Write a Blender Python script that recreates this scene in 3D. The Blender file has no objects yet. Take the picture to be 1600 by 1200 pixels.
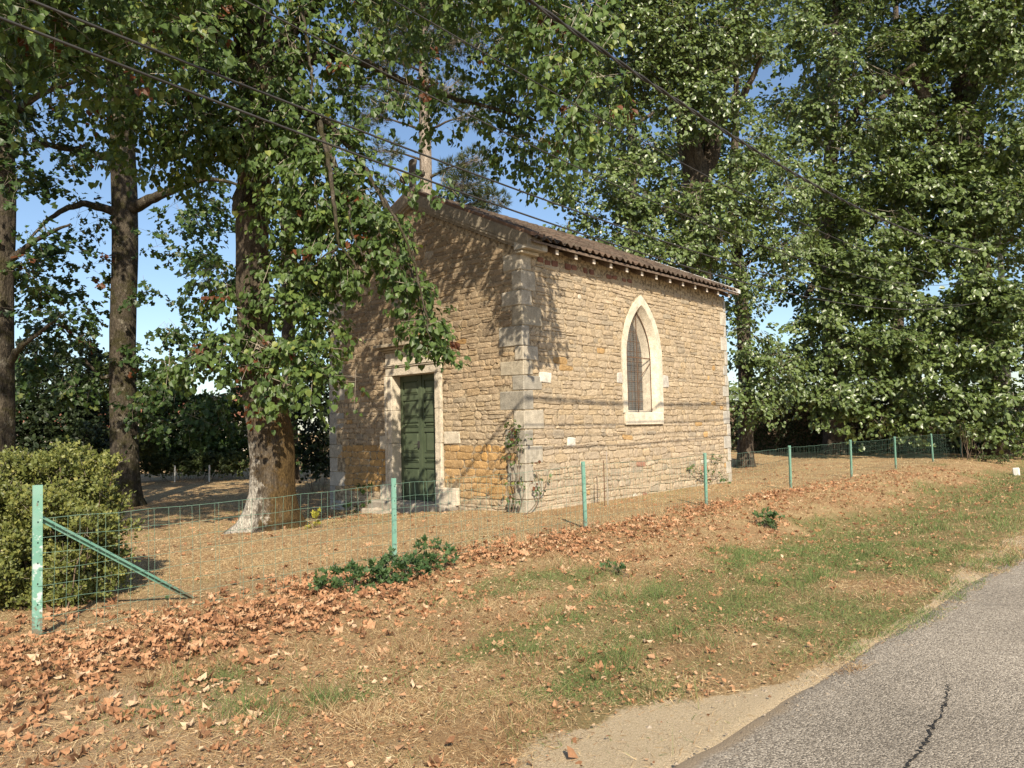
import bpy, math, random
import numpy as np
from mathutils import Matrix, Vector

# ------------------------------------------------------------------ camera, world, sun
SC = bpy.context.scene
COL = SC.collection
rng = np.random.default_rng(7)
random.seed(7)

FPX = 1200.0                                     # focal length in photo pixels (1600 wide)
CAM = np.array([-10.386, -8.888, 1.566])
YAW, PIT, ROL = 0.723, 0.057, -0.023
_f = np.array([math.cos(YAW) * math.cos(PIT), math.sin(YAW) * math.cos(PIT), math.sin(PIT)])
_r = np.array([math.sin(YAW), -math.cos(YAW), 0.0])
_u = np.cross(_r, _f)
RGT = math.cos(ROL) * _r + math.sin(ROL) * _u
UPV = -math.sin(ROL) * _r + math.cos(ROL) * _u
FWD = _f

cam_d = bpy.data.cameras.new('camera')
cam = bpy.data.objects.new('camera', cam_d)
COL.objects.link(cam)
M = Matrix(((RGT[0], UPV[0], -FWD[0], CAM[0]), (RGT[1], UPV[1], -FWD[1], CAM[1]),
            (RGT[2], UPV[2], -FWD[2], CAM[2]), (0, 0, 0, 1)))
cam.matrix_world = M
cam_d.sensor_width = 36.0
cam_d.lens = 36.0 * FPX / 1600.0
cam_d.clip_start = 0.05
cam_d.clip_end = 3000
SC.camera = cam

SUN_H = np.array([-0.62, -0.785])                # horizontal direction towards the sun
SUN_EL = math.radians(36.0)
SUN_DIR = np.array([SUN_H[0] * math.cos(SUN_EL), SUN_H[1] * math.cos(SUN_EL), math.sin(SUN_EL)])
SUN_DIR /= np.linalg.norm(SUN_DIR)

world = bpy.data.worlds.new('World')
SC.world = world
world.use_nodes = True
wn, wl = world.node_tree.nodes, world.node_tree.links
wn.clear()
wo = wn.new('ShaderNodeOutputWorld'); bg = wn.new('ShaderNodeBackground'); sk = wn.new('ShaderNodeTexSky')
sk.sky_type = 'NISHITA'
sk.sun_disc = False
sk.sun_elevation = SUN_EL
sk.sun_rotation = math.atan2(SUN_H[0], SUN_H[1])
sk.air_density = 1.0
sk.dust_density = 0.6
sk.ozone_density = 2.4
bg.inputs['Strength'].default_value = 0.105
wl.new(sk.outputs[0], bg.inputs[0]); wl.new(bg.outputs[0], wo.inputs[0])

sun_d = bpy.data.lights.new('sun', 'SUN')
sun_d.energy = 5.0
sun_d.angle = math.radians(0.53)
sun_d.color = (1.0, 0.89, 0.72)
sun = bpy.data.objects.new('sun', sun_d)
COL.objects.link(sun)
sun.rotation_euler = Vector(-SUN_DIR).to_track_quat('-Z', 'Y').to_euler()

SC.view_settings.view_transform = 'Standard'
SC.view_settings.look = 'None'
SC.view_settings.exposure = 0.62
SC.view_settings.gamma = 1.0
SC.view_settings.use_curve_mapping = False
SC.render.engine = 'CYCLES'
SC.cycles.max_bounces = 5
SC.cycles.diffuse_bounces = 2
SC.cycles.transparent_max_bounces = 6
SC.cycles.transmission_bounces = 4

# ------------------------------------------------------------------ helpers
def ray(u, v):
    return FWD + RGT * (u - 800) / FPX - UPV * (v - 600) / FPX
def at(u, v, D):                                 # a point at depth D metres
    return CAM + ray(u, v) * D
def on_y(u, v, y):
    d = ray(u, v); return CAM + d * ((y - CAM[1]) / d[1])
def on_x(u, v, x):
    d = ray(u, v); return CAM + d * ((x - CAM[0]) / d[0])
def project(P):
    d = np.atleast_2d(P) - CAM
    z = d @ FWD
    zz = np.where(z > 0.05, z, 0.05)
    return 800 + FPX * (d @ RGT) / zz, 600 - FPX * (d @ UPV) / zz, z

def smooth(a, b, x):
    t = np.clip((x - a) / (b - a), 0, 1)
    return t * t * (3 - 2 * t)

_perm = np.random.default_rng(3).random((64, 64, 16))
def vnoise(x, y, z=0.0):                          # value noise, tiling every 64 cells
    x = np.asarray(x, float); y = np.asarray(y, float); z = np.asarray(z, float) + 0 * x
    xi, yi, zi = np.floor(x).astype(int), np.floor(y).astype(int), np.floor(z).astype(int)
    fx, fy, fz = x - xi, y - yi, z - zi
    fx, fy, fz = fx * fx * (3 - 2 * fx), fy * fy * (3 - 2 * fy), fz * fz * (3 - 2 * fz)
    def g(a, b, c):
        return _perm[(xi + a) % 64, (yi + b) % 64, (zi + c) % 16]
    r = 0
    for a in (0, 1):
        for b in (0, 1):
            for c in (0, 1):
                r = r + g(a, b, c) * (fx if a else 1 - fx) * (fy if b else 1 - fy) * (fz if c else 1 - fz)
    return r
def fbm(x, y, z=0.0, o=4):
    s, a, t = 0, 0.5, 0
    for i in range(o):
        s = s + a * vnoise(np.asarray(x) * 2 ** i + 17.3 * i, np.asarray(y) * 2 ** i + 5.1 * i, np.asarray(z) * 2 ** i)
        t += a; a *= 0.5
    return s / t

class Geo:
    """collects vertices, faces and per-vertex values, then becomes one mesh object"""
    def __init__(s):
        s.V, s.F, s.A, s.n = [], {}, {}, 0
    def add(s, V, F, **attr):
        V = np.asarray(V, float).reshape(-1, 3)
        for f in (F if isinstance(F, (list, tuple)) and len(F) and isinstance(F[0], np.ndarray) else [F]):
            f = np.asarray(f, int)
            if f.size:
                s.F.setdefault(f.shape[1], []).append(f + s.n)
        for k in set(attr) | set(s.A):
            val = attr.get(k)
            if k not in s.A:
                d = np.asarray(val).shape[-1] if np.ndim(val) == 2 or (np.ndim(val) == 1 and len(val) != len(V)) else 1
                s.A[k] = [np.zeros((s.n, d))]
            d = s.A[k][0].shape[1]
            if val is None:
                val = np.zeros(d)
            val = np.asarray(val, float)
            if val.ndim == 0:
                val = np.full((len(V), 1), float(val))
            elif val.ndim == 1 and len(val) == len(V) and d == 1:
                val = val[:, None]
            elif val.ndim == 1:
                val = np.broadcast_to(val, (len(V), d))
            s.A[k].append(val)
        s.V.append(V); s.n += len(V)
        return s
    def mesh(s, name, mats, smooth_=False):
        me = bpy.data.meshes.new(name)
        V = np.concatenate(s.V) if s.V else np.zeros((0, 3))
        ks = sorted(s.F)
        fs = [np.concatenate(s.F[k]) for k in ks]
        me.vertices.add(len(V)); me.vertices.foreach_set('co', V.astype(np.float32).ravel())
        nl = sum(f.size for f in fs); nf = sum(len(f) for f in fs)
        me.loops.add(nl); me.polygons.add(nf)
        if nl:
            me.loops.foreach_set('vertex_index', np.concatenate([f.ravel() for f in fs]).astype(np.int32))
            tot = np.concatenate([np.full(len(f), k, np.int32) for k, f in zip(ks, fs)])
            me.polygons.foreach_set('loop_start', np.concatenate([[0], np.cumsum(tot)[:-1]]).astype(np.int32))
            me.polygons.foreach_set('use_smooth', np.full(nf, bool(smooth_)))
        for k, parts in s.A.items():
            d = np.concatenate(parts)
            if d.shape[1] == 1:
                a = me.attributes.new(k, 'FLOAT', 'POINT'); a.data.foreach_set('value', d.astype(np.float32).ravel())
            else:
                a = me.attributes.new(k, 'FLOAT_VECTOR', 'POINT'); a.data.foreach_set('vector', d[:, :3].astype(np.float32).ravel())
        me.update(calc_edges=True)
        for m in (mats if isinstance(mats, (list, tuple)) else [mats]):
            me.materials.append(m)
        return me
    def build(s, name, mats, parent=None, smooth_=False, **props):
        o = bpy.data.objects.new(name, s.mesh(name, mats, smooth_))
        return link(o, parent, **props)

def link(o, parent=None, **props):
    COL.objects.link(o)
    if parent is not None:
        o.parent = parent
    for k, v in props.items():
        if v is not None:
            o[k] = v
    return o
def thing(name, loc, label, category, group=None):
    o = bpy.data.objects.new(name, None)
    o.location = loc
    o.empty_display_size = 0.1
    return link(o, None, label=label, category=category, group=group)

BOXF = np.array([[0, 3, 2, 1], [4, 5, 6, 7], [0, 1, 5, 4], [1, 2, 6, 5], [2, 3, 7, 6], [3, 0, 4, 7]])
def box(g, a, b, **attr):
    (x0, y0, z0), (x1, y1, z1) = a, b
    V = [(x0, y0, z0), (x1, y0, z0), (x1, y1, z0), (x0, y1, z0), (x0, y0, z1), (x1, y0, z1), (x1, y1, z1), (x0, y1, z1)]
    return g.add(V, BOXF, **attr)

def rough_box(g, a, b, bev=0.012, jit=0.004, r=None, **attr):
    """box with bevelled, slightly uneven edges (24 vertices)"""
    r = r or rng
    a, b = np.array(a, float), np.array(b, float)
    c, h = (a + b) / 2, np.abs(b - a) / 2
    bev = min(bev, h.min() * 0.6)
    V, idx = [], {}
    for sx in (-1, 1):
        for sy in (-1, 1):
            for sz in (-1, 1):
                s = np.array([sx, sy, sz])
                j = r.normal(0, jit, 3)
                for ax in range(3):
                    m = np.full(3, bev); m[ax] = 0
                    idx[(sx, sy, sz, ax)] = len(V)
                    V.append(c + s * (h - m) + j + r.normal(0, jit * 0.3, 3))
    Q, T = [], []
    for ax in range(3):
        o = [i for i in range(3) if i != ax]
        for s in (-1, 1):
            ring = []
            for (p, q) in ((-1, -1), (1, -1), (1, 1), (-1, 1)):
                k = [0, 0, 0]; k[ax] = s; k[o[0]] = p; k[o[1]] = q
                ring.append(idx[(*k, ax)])
            Q.append(ring if (s == 1) == (ax != 1) else ring[::-1])
    for ax in range(3):
        o = [i for i in range(3) if i != ax]
        for p in (-1, 1):
            for q in (-1, 1):
                def K(s, a2):
                    k = [0, 0, 0]; k[ax] = s; k[o[0]] = p; k[o[1]] = q
                    return idx[(*k, a2)]
                ring = [K(-1, o[0]), K(1, o[0]), K(1, o[1]), K(-1, o[1])]
                Q.append(ring[::-1] if (p * q == 1) == (ax != 1) else ring)
    for sx in (-1, 1):
        for sy in (-1, 1):
            for sz in (-1, 1):
                t = [idx[(sx, sy, sz, i)] for i in range(3)]
                T.append(t if sx * sy * sz == 1 else t[::-1])
    return g.add(V, [np.array(Q), np.array(T)], **attr)

def frames(P):
    P = np.asarray(P, float)
    T = np.gradient(P, axis=0)
    T /= np.linalg.norm(T, axis=1)[:, None] + 1e-12
    ref = np.array([0, 0, 1.0]) if abs(T[0][2]) < 0.9 else np.array([1.0, 0, 0])
    A = np.zeros_like(P); B = np.zeros_like(P)
    a = np.cross(ref, T[0]); a /= np.linalg.norm(a)
    for i in range(len(P)):
        a = a - T[i] * (a @ T[i]); a /= np.linalg.norm(a) + 1e-12
        A[i] = a; B[i] = np.cross(T[i], a)
    return T, A, B
def tube(g, P, R, n=6, cap=True, wob=None, **attr):
    P = np.asarray(P, float); R = np.broadcast_to(np.asarray(R, float), (len(P),))
    T, A, B = frames(P)
    th = np.linspace(0, 2 * math.pi, n, endpoint=False)
    rr = R[:, None] * np.ones(n)[None]
    if wob is not None:
        rr = rr * wob
    V = P[:, None] + rr[..., None] * (np.cos(th)[None, :, None] * A[:, None] + np.sin(th)[None, :, None] * B[:, None])
    m = len(P)
    i = np.arange(m - 1)[:, None] * n; j = np.arange(n)[None]; k = (j + 1) % n
    Q = np.stack([i + j, i + k, i + n + k, i + n + j], -1).reshape(-1, 4)
    F = [Q]
    if cap:
        if n == 4:
            F.append(np.array([[3, 2, 1, 0], [(m - 1) * n + q for q in range(4)]]))
        else:
            F.append(np.array([[0, q + 1, q] for q in range(1, n - 1)] + [[(m - 1) * n, (m - 1) * n + q, (m - 1) * n + q + 1] for q in range(1, n - 1)]))
    return g.add(V.reshape(-1, 3), F, **attr)
def segs(g, P0, P1, R, n=3, **attr):
    """many straight thin rods at once"""
    P0, P1 = np.asarray(P0, float), np.asarray(P1, float)
    d = P1 - P0
    d = d / (np.linalg.norm(d, axis=1)[:, None] + 1e-9)
    ref = np.where(np.abs(d[:, 2:3]) < 0.9, np.array([[0, 0, 1.0]]), np.array([[1.0, 0, 0]]))
    a = np.cross(ref, d); a /= np.linalg.norm(a, axis=1)[:, None]
    b = np.cross(d, a)
    th = np.linspace(0, 2 * math.pi, n, endpoint=False)
    R = np.broadcast_to(np.asarray(R, float), (len(P0),))
    ring = (np.cos(th)[None, :, None] * a[:, None] + np.sin(th)[None, :, None] * b[:, None]) * R[:, None, None]
    V = np.concatenate([P0[:, None] + ring, P1[:, None] + ring * attr.pop('taper', 1.0)], 1)
    m = len(P0)
    base = np.arange(m)[:, None, None] * (2 * n)
    j = np.arange(n); k = (j + 1) % n
    Q = np.stack([j, k, k + n, j + n], -1)[None] + base
    return g.add(V.reshape(-1, 3), Q.reshape(-1, 4), **attr)
def prism(g, poly, frame, d0, d1, **attr):
    """2-D polygon (a, b) extruded between depths d0 and d1; frame = (origin, A, B, N)"""
    o, A, B, N = [np.asarray(q, float) for q in frame]
    p = np.asarray(poly, float); n = len(p)
    V = np.concatenate([o + p[:, :1] * A + p[:, 1:] * B + N * d for d in (d0, d1)])
    j = np.arange(n); k = (j + 1) % n
    Q = np.stack([j, k, k + n, j + n], -1)
    g.add(V, [Q, np.arange(n)[None, ::-1].copy(), np.arange(n, 2 * n)[None]], **attr)
    return g
def unit(v):
    v = np.asarray(v, float)
    return v / (np.linalg.norm(v, axis=-1, keepdims=True) + 1e-9)

# leaf templates: (x across, y along, z up)
def tpl(v, f3=None, f4=None):
    return np.array(v, float), (np.array(f3) if f3 else None), (np.array(f4) if f4 else None)
LEAF2 = tpl([(0, 0, 0), (.42, .42, .09), (0, 1, -.10), (-.42, .42, .09)], f3=[(0, 1, 2), (0, 2, 3)])
LEAFH = tpl([(0, 0, 0), (.34, -.04, .03), (.50, .36, .10), (.26, .74, .03), (0, 1.02, -.14), (-.26, .74, .03), (-.50, .36, .10), (-.34, -.04, .03), (0, .45, -.03)],
            f3=[(3, 4, 8), (4, 5, 8)], f4=[(0, 1, 2, 8), (6, 7, 0, 8)][:0] or None)
LEAFH = (LEAFH[0], np.array([(0, 1, 8), (1, 2, 8), (2, 3, 8), (3, 4, 8), (4, 5, 8), (5, 6, 8), (6, 7, 8), (7, 0, 8)]), None)
_ang = [-150, -118, -95, -62, -45, -18, 0, 18, 45, 62, 95, 118, 150]
_rad = [.22, .50, .30, .62, .34, .50, .78, .50, .34, .62, .30, .50, .22]
LEAFP = None
_star = [(0, 0, 0)] + [(r * math.sin(math.radians(a)), r * math.cos(math.radians(a)), 0.10 * (r > .45) * (1 if abs(a) > 30 else -1.2)) for a, r in zip(_ang, _rad)]
LEAFM = (np.array(_star) * [1, 1, 1] + [0, .22, 0], np.array([(0, i + 1, i) for i in range(1, 13)]), None)
LEAFS = (np.array([(0, .05, 0), (.50, .12, .06), (.22, .38, .0), (.46, .66, .05), (0, 1.0, -.12), (-.46, .66, .05), (-.22, .38, .0), (-.50, .12, .06)], float), np.array([(0, 1, 2), (2, 3, 4), (0, 2, 4), (0, 4, 6), (4, 5, 6), (0, 6, 7)]), None)
_r2 = [.20, .46, .38, .56, .42, .52, .70, .52, .42, .56, .38, .46, .20]
LEAFP = (np.array([(0, 0, 0)] + [(r * math.sin(math.radians(a)), r * math.cos(math.radians(a)) * .95, .16 * math.sin(i * 2.4)) for i, (a, r) in enumerate(zip(_ang, _r2))]), LEAFM[1], None)
LEAFO = tpl([(0, 0, 0), (.36, .28, .06), (.34, .70, .06), (0, 1, -.06), (-.34, .70, .06), (-.36, .28, .06)], f3=[(2, 3, 4)], f4=None)
LEAFL = (np.array([(0, 0, 0), (.40, .05, .06), (.42, .50, .07), (0, 1.02, -.14), (-.42, .50, .07), (-.40, .05, .06)], float), np.array([(0, 1, 2), (0, 2, 3), (0, 3, 4), (0, 4, 5)]), None)
LEAFO = (LEAFO[0], np.array([(0, 1, 2), (0, 2, 3), (0, 3, 4), (0, 4, 5)]), None)

def leaves(g, P, tip, nrm, size, T, rnd, curl=0.0):
    P = np.asarray(P, float); m = len(P)
    if m == 0:
        return g
    tip = unit(tip); nrm = nrm - tip * np.sum(nrm * tip, 1, keepdims=True); nrm = unit(nrm)
    side = np.cross(tip, nrm)
    t, f3, f4 = T
    size = np.broadcast_to(np.asarray(size, float), (m,))
    z = t[None, :, 2] + 0 * size[:, None]
    if np.ndim(curl) or curl:
        cu = np.broadcast_to(curl, (m,))
        z = z + cu[:, None] * (t[None, :, 0] ** 2 * 1.4 + (t[None, :, 1] - .4) ** 2 * 0.8)
    V = P[:, None] + size[:, None, None] * (t[None, :, 0, None] * side[:, None] + t[None, :, 1, None] * tip[:, None] + z[..., None] * nrm[:, None])
    k = len(t)
    base = (np.arange(m) * k)[:, None, None]
    F = []
    if f3 is not None: F.append((f3[None] + base).reshape(-1, 3))
    if f4 is not None: F.append((f4[None] + base).reshape(-1, 4))
    g.add(V.reshape(-1, 3), F, rnd=np.repeat(rnd, k))
    return g

# ------------------------------------------------------------------ materials
def newmat(name):
    m = bpy.data.materials.new(name); m.use_nodes = True
    nt = m.node_tree; nt.nodes.clear()
    return m, nt
class N:
    def __init__(s, name):
        s.m, s.nt = newmat(name)
        s.out = s.nt.nodes.new('ShaderNodeOutputMaterial')
    def n(s, t, **k):
        nd = s.nt.nodes.new(t)
        for a, b in k.items(): setattr(nd, a, b)
        return nd
    def l(s, a, b): s.nt.links.new(a, b)
    def coord(s, scale=1.0, kind='Object'):
        tc = s.n('ShaderNodeTexCoord')
        if scale == 1.0: return tc.outputs[kind]
        mp = s.n('ShaderNodeMapping')
        mp.inputs['Scale'].default_value = (scale,) * 3 if not isinstance(scale, tuple) else scale
        s.l(tc.outputs[kind], mp.inputs[0]); return mp.outputs[0]
    def noise(s, scale, detail=4, rough=0.55, co=None, dist=0.0):
        t = s.n('ShaderNodeTexNoise')
        t.inputs['Scale'].default_value = scale; t.inputs['Detail'].default_value = detail
        t.inputs['Roughness'].default_value = rough; t.inputs['Distortion'].default_value = dist
        s.l(co if co is not None else s.coord(), t.inputs['Vector']); return t.outputs['Fac']
    def vor(s, scale, co=None, feature='F1', out='Distance'):
        t = s.n('ShaderNodeTexVoronoi', feature=feature)
        t.inputs['Scale'].default_value = scale
        s.l(co if co is not None else s.coord(), t.inputs['Vector']); return t.outputs[out]
    def ramp(s, fac, stops, interp='LINEAR'):
        r = s.n('ShaderNodeValToRGB'); r.color_ramp.interpolation = interp
        el = r.color_ramp.elements
        while len(el) < len(stops): el.new(0.5)
        for e, (p, c) in zip(el, stops):
            e.position = p
            e.color = (*c, 1) if isinstance(c, (tuple, list)) else (c, c, c, 1)
        s.l(fac, r.inputs[0]); return r.outputs[0]
    def attr(s, name, out='Fac'):
        a = s.n('ShaderNodeAttribute', attribute_name=name); return a.outputs[out]
    def mix(s, fac, a, b, mode='MIX'):
        x = s.n('ShaderNodeMix', data_type='RGBA', blend_type=mode)
        for sock, val in ((x.inputs[0], fac), (x.inputs[6], a), (x.inputs[7], b)):
            if isinstance(val, (int, float)): sock.default_value = val if sock == x.inputs[0] else (val, val, val, 1)
            elif isinstance(val, (tuple, list)): sock.default_value = (*val, 1)
            else: s.l(val, sock)
        return x.outputs[2]
    def math(s, op, a, b=0.0, clamp=False):
        x = s.n('ShaderNodeMath', operation=op, use_clamp=clamp)
        for sock, val in zip(x.inputs, (a, b)):
            if isinstance(val, (int, float)): sock.default_value = val
            else: s.l(val, sock)
        return x.outputs[0]
    def bump(s, h, strength=0.5, dist=0.01, normal=None):
        b = s.n('ShaderNodeBump'); b.inputs['Strength'].default_value = strength; b.inputs['Distance'].default_value = dist
        s.l(h, b.inputs['Height'])
        if normal is not None: s.l(normal, b.inputs['Normal'])
        return b.outputs[0]
    def pbr(s, col, rough=0.8, normal=None, metal=0.0, spec=0.3):
        p = s.n('ShaderNodeBsdfPrincipled')
        for sock, val in ((p.inputs['Base Color'], col), (p.inputs['Roughness'], rough), (p.inputs['Metallic'], metal)):
            if isinstance(val, (int, float)): sock.default_value = val
            elif isinstance(val, (tuple, list)): sock.default_value = (*val, 1)
            else: s.l(val, sock)
        p.inputs['Specular IOR Level'].default_value = spec
        if normal is not None: s.l(normal, p.inputs['Normal'])
        return p
    def done(s, shader):
        s.l(shader.outputs[0] if hasattr(shader, 'outputs') else shader, s.out.inputs[0]); return s.m

def mat_leaf(name, stops, trans=0.32, rough=0.45, tint=(1.25, 1.15, 0.5), spec=0.35):
    k = N(name)
    c = k.ramp(k.attr('rnd'), stops)
    p = k.pbr(c, rough, spec=spec)
    t = k.n('ShaderNodeBsdfTranslucent')
    k.l(k.mix(1.0, c, tint, 'MULTIPLY'), t.inputs[0])
    mx = k.n('ShaderNodeMixShader'); mx.inputs[0].default_value = trans
    k.l(p.outputs[0], mx.inputs[1]); k.l(t.outputs[0], mx.inputs[2])
    return k.done(mx)

def mat_bark(name, dark, light, lichen=None, moss=None, lich_amt=0.5, side=None, moss_dir=None):
    k = N(name)
    co = k.coord((1, 1, .28))
    a = k.noise(9, 6, .65, co, .6)
    b = k.noise(34, 4, .6, k.coord((1, 1, .35)))
    c = k.ramp(k.math('ADD', k.math('MULTIPLY', a, .65), k.math('MULTIPLY', b, .35)), [(.36, dark), (.62, light)])
    if moss:
        m = k.noise(3.2, 5, .7)
        if moss_dir is not None:
            d = k.n('ShaderNodeVectorMath', operation='DOT_PRODUCT'); k.l(k.coord(), d.inputs[0]); d.inputs[1].default_value = moss_dir
            m = k.math('ADD', m, k.math('MULTIPLY', d.outputs['Value'], .55))
        c = k.mix(k.ramp(m, [(.47, 0.0), (.60, .85)]), c, k.ramp(b, [(.3, tuple(x * .5 for x in moss)), (.7, moss)]))
    if lichen:
        m = k.noise(4.5, 6, .75)
        if side is not None:
            d = k.n('ShaderNodeVectorMath', operation='DOT_PRODUCT'); k.l(k.coord(), d.inputs[0]); d.inputs[1].default_value = side
            m = k.math('ADD', m, k.math('MULTIPLY', d.outputs['Value'], .6))
        c = k.mix(k.ramp(m, [(.62 - .15 * lich_amt, 0.0), (.70 - .1 * lich_amt, .8)]), c, k.ramp(b, [(.3, tuple(x * .6 for x in lichen)), (.65, lichen)]))
    c = k.mix(1.0, c, k.ramp(k.noise(60, 4, .7, k.coord((1, 1, .4))), [(.32, .45), (.6, 1.2)]), 'MULTIPLY')
    h = k.math('ADD', k.math('MULTIPLY', a, 1.0), k.math('MULTIPLY', b, .7))
    return k.done(k.pbr(c, .9, k.bump(h, 1.0, .055), spec=.15))

def mat_stone(name, speck=.5, bumpd=.008, grey=False):
    k = N(name)
    col = k.attr('col', 'Vector')
    a = k.noise(7, 5, .65); b = k.noise(55, 4, .7); d = k.noise(2.2, 4, .6)
    f = k.ramp(a, [(.3, .72), (.7, 1.2)])
    c = k.mix(1.0, col, f, 'MULTIPLY')
    c = k.mix(1.0, c, k.ramp(b, [(.28, 1 - speck), (.5, 1.0), (.72, 1 + speck * .5)]), 'MULTIPLY')
    # lichen / soot weathering
    c = k.mix(k.ramp(k.math('MULTIPLY', d, k.noise(16, 4, .7)), [(.30, 0.0), (.42, .45)]), c, (.17, .15, .115))
    c = k.mix(k.ramp(k.noise(11, 5, .7), [(.66, 0.0), (.76, .35)]), c, (.62, .56, .45))
    h = k.math('ADD', k.math('MULTIPLY', k.noise(22, 5, .65), 1.0), k.math('MULTIPLY', b, .55))
    return k.done(k.pbr(c, .92, k.bump(h, .8, bumpd), spec=.12))

MAT = {}
MAT['stone'] = mat_stone('rubble stone', .42, .022)
MAT['ashlar'] = mat_stone('dressed stone', .45, .008)
def mat_mortar():
    k = N('lime mortar')
    b = k.noise(40, 5, .7); a = k.noise(3, 4, .6)
    c = k.mix(k.ramp(k.noise(13, 5, .7), [(.40, 1.0), (.58, 0.0)]), k.ramp(a, [(.3, (.40, .31, .20)), (.7, (.54, .44, .30))]), (.15, .115, .075))
    c = k.mix(1.0, c, k.ramp(b, [(.3, .72), (.7, 1.15)]), 'MULTIPLY')
    return k.done(k.pbr(c, .95, k.bump(b, .8, .01), spec=.1))
MAT['mortar'] = mat_mortar()
def mat_simple(name, c0, c1, scale=6, rough=.7, bstr=.3, bdist=.004, spec=.3, metal=0, det=5):
    k = N(name)
    a = k.noise(scale, det, .65)
    return k.done(k.pbr(k.ramp(a, [(.3, c0), (.7, c1)]), rough, k.bump(k.noise(scale * 6, 4, .6), bstr, bdist), metal, spec))
def mat_door():
    k = N('weathered green door paint')
    a = k.noise(2.5, 4, .6); b = k.noise(30, 4, .7, k.coord((1, 1, .12)))
    c = k.ramp(a, [(.3, (.055, .075, .042)), (.7, (.095, .118, .068))])
    c = k.mix(k.ramp(b, [(.60, 0.0), (.78, .5)]), c, (.22, .24, .15))
    return k.done(k.pbr(c, .6, k.bump(b, .35, .003), spec=.3))
MAT['door'] = mat_door()
MAT['iron'] = mat_simple('rusty iron', (.10, .06, .04), (.20, .12, .07), 20, .7, .3, .002, metal=.2)
MAT['darkwood'] = mat_simple('old eaves wood', (.09, .06, .045), (.20, .15, .11), 9, .8)
MAT['greywood'] = mat_simple('grey weathered wood', (.24, .20, .16), (.42, .36, .30), 14, .85)
MAT['rafterend'] = mat_simple('pale cut rafter wood', (.50, .42, .34), (.68, .60, .50), 14, .85)
MAT['verge'] = mat_simple('pale verge mortar', (.50, .47, .43), (.72, .69, .64), 8, .9)
MAT['brick'] = mat_simple('red brick', (.13, .06, .045), (.26, .125, .085), 12, .9, .5, .006)
def mat_tile():
    k = N('brown clay roof tile')
    c = k.ramp(k.attr('rnd'), [(0, (.06, .043, .032)), (.5, (.095, .068, .05)), (1, (.14, .095, .068))])
    c = k.mix(k.ramp(k.noise(9, 5, .7), [(.5, 0.0), (.66, .6)]), c, (.17, .145, .105))
    c = k.mix(k.ramp(k.noise(23, 5, .7), [(.62, 0.0), (.72, .55)]), c, (.36, .33, .25))
    return k.done(k.pbr(c, .9, k.bump(k.noise(40, 4, .6), .4, .006), spec=.15))
MAT['tile'] = mat_tile()
def mat_glass():
    k = N('dusty window glass')
    d = k.noise(5, 5, .65)
    c = k.ramp(d, [(.3, (.035, .038, .04)), (.75, (.12, .12, .11))])
    return k.done(k.pbr(c, k.ramp(d, [(.3, .12), (.7, .35)]), k.bump(k.noise(9, 2), .15, .01), spec=.5))
MAT['glass'] = mat_glass()
def mat_green():
    k = N('chipped green post paint')
    a = k.noise(14, 6, .7); 
    c = k.ramp(k.noise(3, 3), [(.3, (.13, .31, .225)), (.7, (.20, .40, .30))])
    sx = k.n('ShaderNodeSeparateXYZ'); k.l(k.coord(), sx.inputs[0])
    zz = k.attr('wear')
    f = k.math('ADD', a, k.math('MULTIPLY', zz, .35))
    c = k.mix(k.ramp(f, [(.60, 0.0), (.68, .9)]), c, (.62, .66, .62))
    lowz = k.ramp(sx.outputs['Z'], [(.02, .22), (.30, 0.0)])
    c = k.mix(k.ramp(k.math('ADD', k.noise(26, 5, .7), lowz), [(.60, 0.0), (.70, .85)]), c, (.16, .10, .06))
    c = k.mix(k.ramp(k.noise(5, 4, .6), [(.4, 0.0), (.7, .35)]), c, (.34, .44, .38))
    return k.done(k.pbr(c, .5, k.bump(a, .2, .002), spec=.4))
MAT['post'] = mat_green()
MAT['wire'] = mat_simple('green coated wire', (.09, .17, .12), (.17, .27, .20), 20, .5)
MAT['cable'] = mat_simple('black cable', (.025, .024, .023), (.06, .057, .053), 3, .6)
MAT['concrete'] = mat_simple('grey concrete pole', (.34, .32, .29), (.50, .47, .42), 5, .9, .5, .01)
MAT['plaster'] = mat_simple('pale house render', (.36, .32, .27), (.46, .42, .36), 2, .9)
MAT['redroof'] = mat_simple('red clay roof', (.25, .10, .06), (.38, .17, .10), 8, .9)
MAT['stem'] = mat_simple('woody stem', (.10, .07, .05), (.22, .16, .11), 20, .9)
MAT['twig'] = mat_simple('grey twig', (.17, .14, .105), (.38, .33, .26), 6, .9)
MAT['straw'] = None
MAT['void'] = mat_simple('dark unlit interior', (.012, .012, .012), (.02, .02, .02), 2, .9)
MAT['whitestone'] = mat_simple('white painted marker stone', (.60, .58, .52), (.80, .78, .72), 6, .8)

# ------------------------------------------------------------------ ground height
def height(x, y):
    x, y = np.asarray(x, float), np.asarray(y, float)
    h = 0 * x
    dx = smooth(-3.2, 1.5, x)
    dc = -4.65 - .012 * (x - 4)
    h = h - .22 * dx * np.exp(-((y - dc) / .85) ** 2)
    h = h + .07 * smooth(-4.2, -2.2, y) * (1 - smooth(.5, 3.5, y)) * smooth(-9, -3, x)
    h = h - .20 * smooth(.5, 6.5, y) * (1 - smooth(9, 20, x))
    h = h + .45 * smooth(7, 22, x) * smooth(-1.5, 9, y)
    h = h + .06 * (fbm(x * .35, y * .35, .3) - .5) * smooth(-7.4, -6.4, y)
    h = h + .022 * (fbm(x * 2.1 + 9, y * 2.1, .7) - .5) * smooth(-7.25, -6.8, y)
    return h
ROAD_EDGE = lambda x: -7.02 - .042 * np.clip(x + 7, 0, 14) + .10 * (fbm(x * .9, x * 0 + 3.3, .2) - .5) + .07 * (fbm(x * 3.7, x * 0 + 1.3, .2) - .5)

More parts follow.
